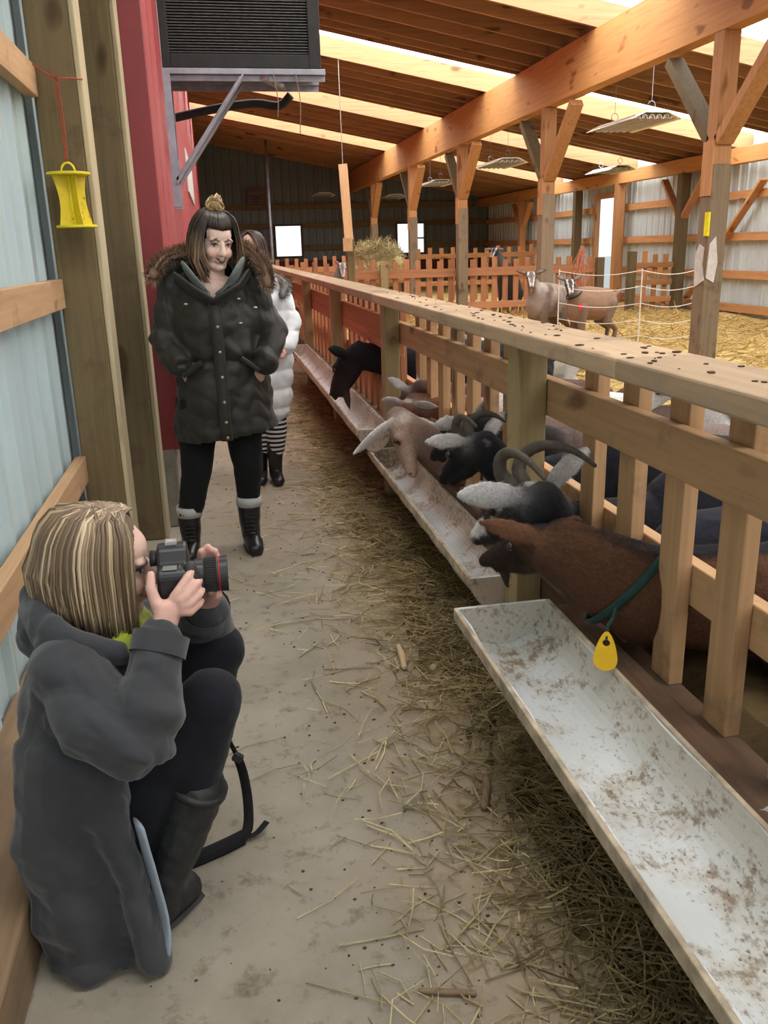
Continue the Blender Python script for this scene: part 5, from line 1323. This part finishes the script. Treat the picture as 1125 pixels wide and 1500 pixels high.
# ------------------------------------------------------------------ cross fences in the pens
def picket_fence(label, p, q, z0, z1, rails, sp, m, posts=(), pw=.085, seed=1, front=-1, ragged=.03):
    rg = random.Random(seed); p = np.array(p, float); q = np.array(q, float); d = q - p; L = np.linalg.norm(d); d /= L
    nrm = np.array([d[1], -d[0]]) * front
    r = empty('picket_fence', (p[0], p[1], z0), label, 'fence', 'picket fences across the pens')
    n = int(L / sp)
    for i in range(n):
        c = p + d * (sp * (i + .5)); zt = z1 + rg.uniform(-ragged, ragged)
        MB().bar((c[0], c[1], z0), (c[0], c[1], zt), pw, .03, (-nrm[0], -nrm[1], 0)).build('picket', m[2], r)
    ax = 0 if abs(d[0]) > abs(d[1]) else 1
    for z, h in rails:
        a, b = p + nrm * .036, q + nrm * .036
        MB().bar((a[0], a[1], z), (b[0], b[1], z), .038, h).build('rail', m[ax], r, bevel=.003)
    for t, zt, mm in posts:
        c = p + d * t + nrm * .10
        MB().box(c[0] - .06, c[0] + .06, c[1] - .06, c[1] + .06, 0.15, zt).build('post', mm, r, bevel=.004)
    return r
picket_fence('pinkish picket fence crossing the pen between the feed fence and the middle barn post', (1.10, 14.06), (6.38, 14.06), .22, 1.19, [(.98, .13), (.45, .11)], .185, REDW, [(1.55, 1.14, TREAT), (5.22, 1.15, TREATD)], seed=1, front=1)
picket_fence('three-railed picket fence right of the bright doorway, at the pale wall', (6.86, 14.0), (7.82, 14.0), .22, 1.20, [(1.0, .09), (.72, .09), (.44, .09)], .19, PINE, [(.0, 1.23, TREATD)], seed=2, front=1)
picket_fence('sunlit picket fence in the next pen, beyond the cross fence', (4.3, 19.2), (7.4, 19.2), .22, 1.36, [(1.18, .10), (.6, .10)], .26, PINE, seed=3, front=1)
picket_fence('farthest picket fence, ending at the feed fence beyond the hay', (1.1, 20.6), (3.7, 20.6), .22, 1.22, [(.95, .12)], .22, REDW, seed=4, front=1)

# hay heaped in a rack behind the cross fence
hay = empty('hay_pile', (2.85, 15.6, BED), 'heap of pale hay on a low wooden rack behind the cross fence', 'hay')
rk = MB()
rk.box(2.35, 3.35, 15.2, 16.0, .80, .86)
for x in (2.4, 3.3):
    for y in (15.25, 15.95): rk.box(x - .04, x + .04, y - .04, y + .04, BED, .80)
rk.build('hay_rack', PINE[0], hay)
HAYM = straw_mat('green_hay', (.52, .45, .24), (.26, .22, .10))
blob('hay_heap', [EL((2.85, 15.6, 1.02), (.46, .36, .30)), EL((3.1, 15.6, 1.12), (.26, .28, .26)), EL((2.65, 15.6, 1.20), (.26, .25, .24))], HAYM, hay, .02, 3, disp=folds(.08, 14, .04, 30, 2))
def haypos():
    a = random.uniform(0, math.tau); r = math.sqrt(random.random()); 
    return 2.85 + .46 * r * math.cos(a), 15.6 + .36 * r * math.sin(a), 1.15 + .28 * math.sqrt(max(0, 1 - r * r)) 
hs = straws(900, haypos, (.08, .25), (.0025, .005), tilt=.6); hs.build('hay_stalks', HAYM, hay)['kind'] = 'stuff'

# electric netting with its bundle, in front of the two standing goats
net = empty('electric_netting', (4.2, 9.2, BED), 'electric netting of white strands on thin stakes in front of two standing goats', 'netting')
WIREW = plain('white_strand', (.66, .65, .62), .5, 0, .4, .1)
STK = [(3.72, 9.25), (4.42, 8.70), (5.05, 8.62), (5.75, 9.4)]
for z in (.42, .58, .75, .92, 1.08):
    k = MB(); pts = []
    for (a, b) in zip(STK[:-1], STK[1:]):
        for t in np.linspace(0, 1, 9)[:-1]: pts.append((a[0] + (b[0] - a[0]) * t, a[1] + (b[1] - a[1]) * t, z + .02 * z - .05 * math.sin(math.pi * t)))
    pts.append((*STK[-1], z + .02 * z))
    k.tube(pts, .0038, 5); k.build('strand', WIREW, net)
for x, y in STK: 
    k = MB(); k.tube([(x, y, .15), (x, y, 1.12)], .007, 8); k.build('stake', WIREW, net)
bun = empty('net_bundle', (4.56, 10.6, BED), 'bundle of faded orange netting hanging on a stake before the cross fence', 'netting')
rg = random.Random(5); k = MB()
for i in range(26):
    x0, y0 = 4.55 + rg.gauss(0, .035), 10.6 + rg.gauss(0, .04)
    k.tube(list(curve_pts([(4.55 + rg.gauss(0, .02), 10.6, 1.33 + rg.uniform(-.04, .03)), (x0 + rg.gauss(0, .03), y0, 1.05), (x0 + rg.gauss(0, .04), y0, .7), (x0 * .5 + 4.55 * .5 + rg.gauss(0, .03), y0, .3)], 12)), .005, 5)
k.build('netting_strands', plain('faded_orange', (.55, .22, .13), .7, 0, .3, .3), bun)
k = MB(); k.tube([(4.55, 10.62, .15), (4.55, 10.62, 1.36)], .012, 8); k.build('stake', GALV, bun)

# ------------------------------------------------------------------ hanging light fixtures
def fixture(x, y, z, label, w=.58, L=1.15, rot=0):
    r = empty('hanging_light', (x, y, z), label, 'light', 'white shop lights hanging under the roof')
    k = MB(); h = .075
    k.prism([(x - w / 2, z), (x - w / 2 + .16, z + h), (x + w / 2 - .16, z + h), (x + w / 2, z), (x + w / 2 - .012, z), (x + w / 2 - .165, z + h - .012), (x - w / 2 + .165, z + h - .012), (x - w / 2 + .012, z)], 1, y - L / 2, y + L / 2)
    k.build('housing', WHITEM, r)
    k = MB()
    for i in range(6):
        xx = x - w / 2 + .09 + i * (w - .18) / 5
        k.prism([(xx - .035, z + .004), (xx - .02, z + .045), (xx + .02, z + .045), (xx + .035, z + .004), (xx + .028, z + .004), (xx + .016, z + .038), (xx - .016, z + .038), (xx - .028, z + .004)], 1, y - L / 2 + .03, y + L / 2 - .03)
    k.build('reflector', plain('reflector', (.62, .64, .62), .25, .3, .5, .05), r)
    k = MB()
    for i in range(6):
        xx = x - w / 2 + .09 + i * (w - .18) / 5
        k.tube([(xx, y - L / 2 + .05, z + .022), (xx, y + L / 2 - .05, z + .022)], .008, 8)
    k.build('tube', plain('tube_glass', (.75, .75, .72), .3), r)
    for yy in (y - L * .38, y + L * .38):
        k = MB()
        a = [(x + .04 * math.cos(t), yy, z + h + .075 + .04 * math.sin(t)) for t in np.linspace(0, math.tau, 17)]
        k.tube(a, .0045, 5, caps=False); k.tube([(x, yy, z + h), (x, yy, z + h + .035)], .004, 5); k.tube([(x, yy, z + h + .115), (x, yy, roof_z(x) + RD)], .003, 5)
        k.build('hanger', GALV, r)
    return r
fixture(4.62, 9.55, 2.60, 'white ribbed shop light nearest the camera, right of the girder')
fixture(4.62, 14.2, 2.60, 'second white shop light from the camera, past the second barn post')
fixture(4.62, 18.4, 2.60, 'third white shop light from the camera, above the cross fence')
fixture(4.62, 23.0, 2.60, 'fourth, farthest white shop light above the aisle side of the pens')
fixture(6.9, 15.0, 2.55, 'small white shop light high over the far pen by the pale wall', .5, 1.0)
fixture(3.0, 24.3, 2.75, 'dim white fixture before the dark end wall', .6, .8)

# ------------------------------------------------------------------ cooling unit on its bracket
cu = empty('cooling_unit', (.27, 6.2, 2.49), 'black finned heat exchanger on a steel bracket on the red wall', 'cooling unit')
FINF = plain('black_unit', (.022, .022, .023), .5, .2, .4, .25, 15)
k = MB(); k.box(-.215, .765, 6.02, 6.32, 2.49, 3.35); k.build('housing', FINF, cu, bevel=.006)
k = MB()
for x0, x1, z0, z1 in ((-.215, -.165, 2.49, 3.35), (.69, .765, 2.49, 3.35), (-.165, .69, 2.49, 2.57)): k.box(x0, x1, 5.985, 6.02, z0, z1)
k.build('front_frame', FINF, cu, bevel=.004)
k = MB()
for i in range(48): k.box(-.165, .69, 5.998, 6.02, 2.578 + i * .0162, 2.578 + i * .0162 + .005)
k.build('fin', plain('fin_grey', (.10, .10, .095), .5, .4, .4, .4, 30), cu)
br = empty('wall_bracket', (.25, 6.2, 1.68), 'grey angle-iron bracket holding up the black heat exchanger', 'bracket')
for i, y in enumerate((6.0, 6.36)):
    k = MB(); k.box(-.225, .79, y - .02, y + .02, 2.455, 2.488); k.box(-.225, .79, y + .012, y + .02, 2.42, 2.455); k.build('arm', GALV, br, bevel=.002)
    k = MB(); k.box(-.222, -.175, y - .02, y + .015, 1.68, 2.455); k.build('upright', GALV, br, bevel=.002)
    k = MB(); k.bar((-.19, y - .025, 1.82), (.27, y - .025, 2.45), .012, .05, (0, 1, 0)); k.bar((-.185, y - .015, 1.84), (.262, y - .015, 2.44), .03, .010, (0, 1, 0)); k.build('diagonal', GALV, br, bevel=.002)
k = MB(); k.bar((.40, 6.0, 2.44), (.55, 6.36, 2.44), .05, .03); k.build('cross_bar', GALV, br)
k = MB(); k.tube(list(curve_pts([(-.21, 6.5, 2.27), (.1, 6.48, 2.33), (.36, 6.46, 2.36), (.52, 6.42, 2.34), (.60, 6.38, 2.40)], 24)), .028, 10)
tag(k.build('hose', BLACKR, smooth=True), 'thick black hose curving under the heat exchanger', 'hose')
rg = random.Random(2); k = MB()
for x in (.46, .60):
    k.tube(list(curve_pts([(x, 5.98, 2.46), (x + .02, 5.97, 2.3), (x + .01, 5.98, 2.1 if x > .5 else 2.2)], 10)), .003, 5)
tag(k.build('twine', plain('dusty_twine', (.25, .2, .15), .9), smooth=True), 'loose twine ends dangling from the bracket arm', 'twine')

# ------------------------------------------------------------------ yellow fly trap on red twine
ft = empty('fly_trap', (-.530, 3.755, 1.505), 'yellow plastic fly trap hanging on red twine in front of the wooden post', 'fly trap')
YT = plain('yellow_plastic', (.78, .66, .015), .35, 0, .5, .05, 20)
m, nt, b = new_mat('sticky_yellow', .3, 0, .5); tc = N(nt, 'ShaderNodeTexCoord')
col, f = noise_col(nt, tc.outputs['Object'], 40, [(0.28, (.16, .12, .02)), (0.42, (.74, .58, .012))], 4, .7); nt.links.new(col, b.inputs['Base Color'])
cxx, cyy = -.530, 3.755
for z, r_ in ((1.700, .082), (1.505, .078)):
    k = MB(); k.tube([(cxx + (.008 if z < 1.6 else 0), cyy, z), (cxx + (.008 if z < 1.6 else 0), cyy, z + .010)], [r_, r_], 36); k.build('disc', YT, ft, bevel=.002)
k = MB()
for a in (0.55, 0.55 + math.pi / 2):
    dx, dy = math.cos(a), math.sin(a); nn = 14
    for i in range(nn):
        t0, t1 = i / nn, (i + 1) / nn
        w0 = .068 * (1 - .22 * math.sin(math.pi * t0)); w1_ = .068 * (1 - .22 * math.sin(math.pi * t1)); z0, z1 = 1.514 + .187 * t0, 1.514 + .187 * t1
        s0 = .008 * (1 - t0); s1 = .008 * (1 - t1); th = .0018
        vs = []
        for (w, z, s_) in ((w0, z0, s0), (w1_, z1, s1)):
            for e in (-1, 1):
                for q in (-1, 1): vs.append((cxx + s_ + dx * w * e - dy * th * q, cyy + dy * w * e + dx * th * q, z))
        k.add(vs, [(0, 1, 3, 2), (4, 6, 7, 5), (0, 4, 5, 1), (2, 3, 7, 6), (0, 2, 6, 4), (1, 5, 7, 3)])
k.build('sticky_vane', m, ft)
k = MB(); k.tube([(cxx, cyy, 1.51), (cxx, cyy, 1.70)], .006, 8); k.build('stem', YT, ft)
k = MB(); k.tube([(cxx - .026 * math.cos(t), cyy, 1.710 + .036 * math.sin(t)) for t in np.linspace(0, math.pi, 14)], .0045, 6); k.build('handle', YT, ft, smooth=True)
TW = plain('red_twine', (.36, .09, .055), .9, 0, .1, .3, 200)
k = MB()
k.tube(list(curve_pts([(-.622, 3.82, 2.105), (-.585, 3.80, 2.075), (-.535, 3.76, 2.045), (-.49, 3.80, 2.052), (-.450, 3.862, 2.058)], 16)), .0035, 6)
k.tube(list(curve_pts([(-.535, 3.76, 2.045), (-.534, 3.757, 1.9), (-.532, 3.756, 1.745)], 10)), .0038, 6); k.tube(list(curve_pts([(-.530, 3.76, 2.045), (-.524, 3.757, 1.9), (-.529, 3.756, 1.745)], 10)), .003, 6)
for i in range(4): k.tube([(-.535, 3.757, 2.045), (-.535 + (-1) ** i * .02, 3.75, 2.03 + .012 * i)], .002, 5)
tag(k.build('twine', TW, smooth=True), 'red twine strung from girt to post, carrying the yellow trap', 'twine')

# ------------------------------------------------------------------ small things
hb = empty('hanging_board', (1.84, 12.5, 1.25), 'pale board hanging upright on a cord from the rafters above the feed fence', 'board')
PALE = wood('pale_board', (.62, .40, .22), 2, .85)
k = MB(); k.add([(1.78, 12.5, 2.50), (1.90, 12.5, 2.51), (1.90, 12.54, 2.51), (1.78, 12.54, 2.50), (1.83, 12.5, 1.52), (1.95, 12.5, 1.52), (1.95, 12.54, 1.52), (1.83, 12.54, 1.52)], [(0, 1, 2, 3), (7, 6, 5, 4), (0, 4, 5, 1), (1, 5, 6, 2), (2, 6, 7, 3), (3, 7, 4, 0)]); k.build('board', PALE, hb)
k = MB(); k.box(1.80, 1.93, 12.47, 12.5, 1.36, 1.54); k.build('end_block', PALE, hb)
k = MB(); k.tube([(1.84, 12.52, 2.50), (1.83, 12.52, roof_z(1.83))], .006, 6); k.build('cord', plain('grey_cord', (.3, .28, .25), .9), hb)
tag(MB().box(1.87, 1.97, 12.56, 12.68, .2, 1.54).build('gate_post', TREATD, bevel=.004), 'short dark post under the hanging board', 'post')
k = MB(); k.tube([(1.40, 22.0, .0), (1.42, 22.0, 1.3), (1.42, 22.0, roof_z(1.42))], .035, 10)
tag(k.build('pipe', GALV, smooth=True), 'thin grey pipe rising to the roof left of the hanging board', 'pipe')
fn = empty('wall_fan', (1.30, 25.3, 2.5), 'small louvred exhaust fan high on the dark end wall', 'fan')
k = MB()
for x0, x1, z0, z1 in ((1.04, 1.09, 2.5, 3.02), (1.51, 1.56, 2.5, 3.02), (1.09, 1.51, 2.97, 3.02), (1.09, 1.51, 2.5, 2.55)): k.box(x0, x1, 25.30, 25.38, z0, z1)
k.build('frame', plain('rusty_frame', (.16, .09, .07), .7), fn)
k = MB()
for i in range(6): k.add(*(lambda z: ([(1.09, 25.33, z), (1.51, 25.33, z), (1.51, 25.36, z + .05), (1.09, 25.36, z + .05), (1.09, 25.337, z - .004), (1.51, 25.337, z - .004), (1.51, 25.367, z + .046), (1.09, 25.367, z + .046)], [(0, 1, 2, 3), (7, 6, 5, 4), (0, 4, 5, 1), (1, 5, 6, 2), (2, 6, 7, 3), (3, 7, 4, 0)]))(2.56 + i * .07))
k.build('louvre', plain('louvre_grey', (.30, .24, .22), .6), fn)
for a in (.5, 2.6, 4.7):
    k = MB(); k.bar((1.30, 25.29, 2.76), (1.30 + .20 * math.cos(a), 25.29, 2.76 + .20 * math.sin(a)), .01, .09, (0, 1, 0)); k.build('blade', BLACKM, fn)
bx = empty('switch_box', (7.60, 10.17, 1.60), 'grey electrical box on the wall post behind the nearest barn post', 'electrical box')
MB().box(7.56, 7.64, 10.17, 10.33, 1.60, 1.86).build('box', GALV, bx, bevel=.006)
WD = wood('grey_stick', (.22, .15, .09), 1, .6, .3)
def stick(pts, rad, label, m=WD):
    k = MB(); k.tube(list(curve_pts(pts, 8)), [rad * (1 - .15 * abs(i - 3.5) / 3.5) for i in range(8)], 8, round_caps=True)
    tag(k.build('stick', m, smooth=True), label, 'stick')
stick([(.535, 2.62, .013), (.545, 2.70, .014), (.548, 2.78, .013)], .013, 'pale chewed stick on the concrete, level with the joint of the troughs', wood('pale_stick', (.46, .33, .2), 1, .8))
stick([(.575, 1.82, .013), (.60, 1.88, .014), (.62, 1.945, .013)], .012, 'thick dark stick among the straw beside the foreground trough')
stick([(.285, 1.300, .006), (.33, 1.285, .009), (.385, 1.272, .006)], .006, 'thin broken stick on the bare concrete near the bottom of the picture')
tag(MB().box(-.219, -.205, 10.4, 13.6, 2.05, 2.50).build('white_panel', plain('white_panel_paint', (.75, .76, .76), .4, 0, .4, .05, 3)), 'small white panel on the red wall beside the standing woman\'s hair', 'panel')
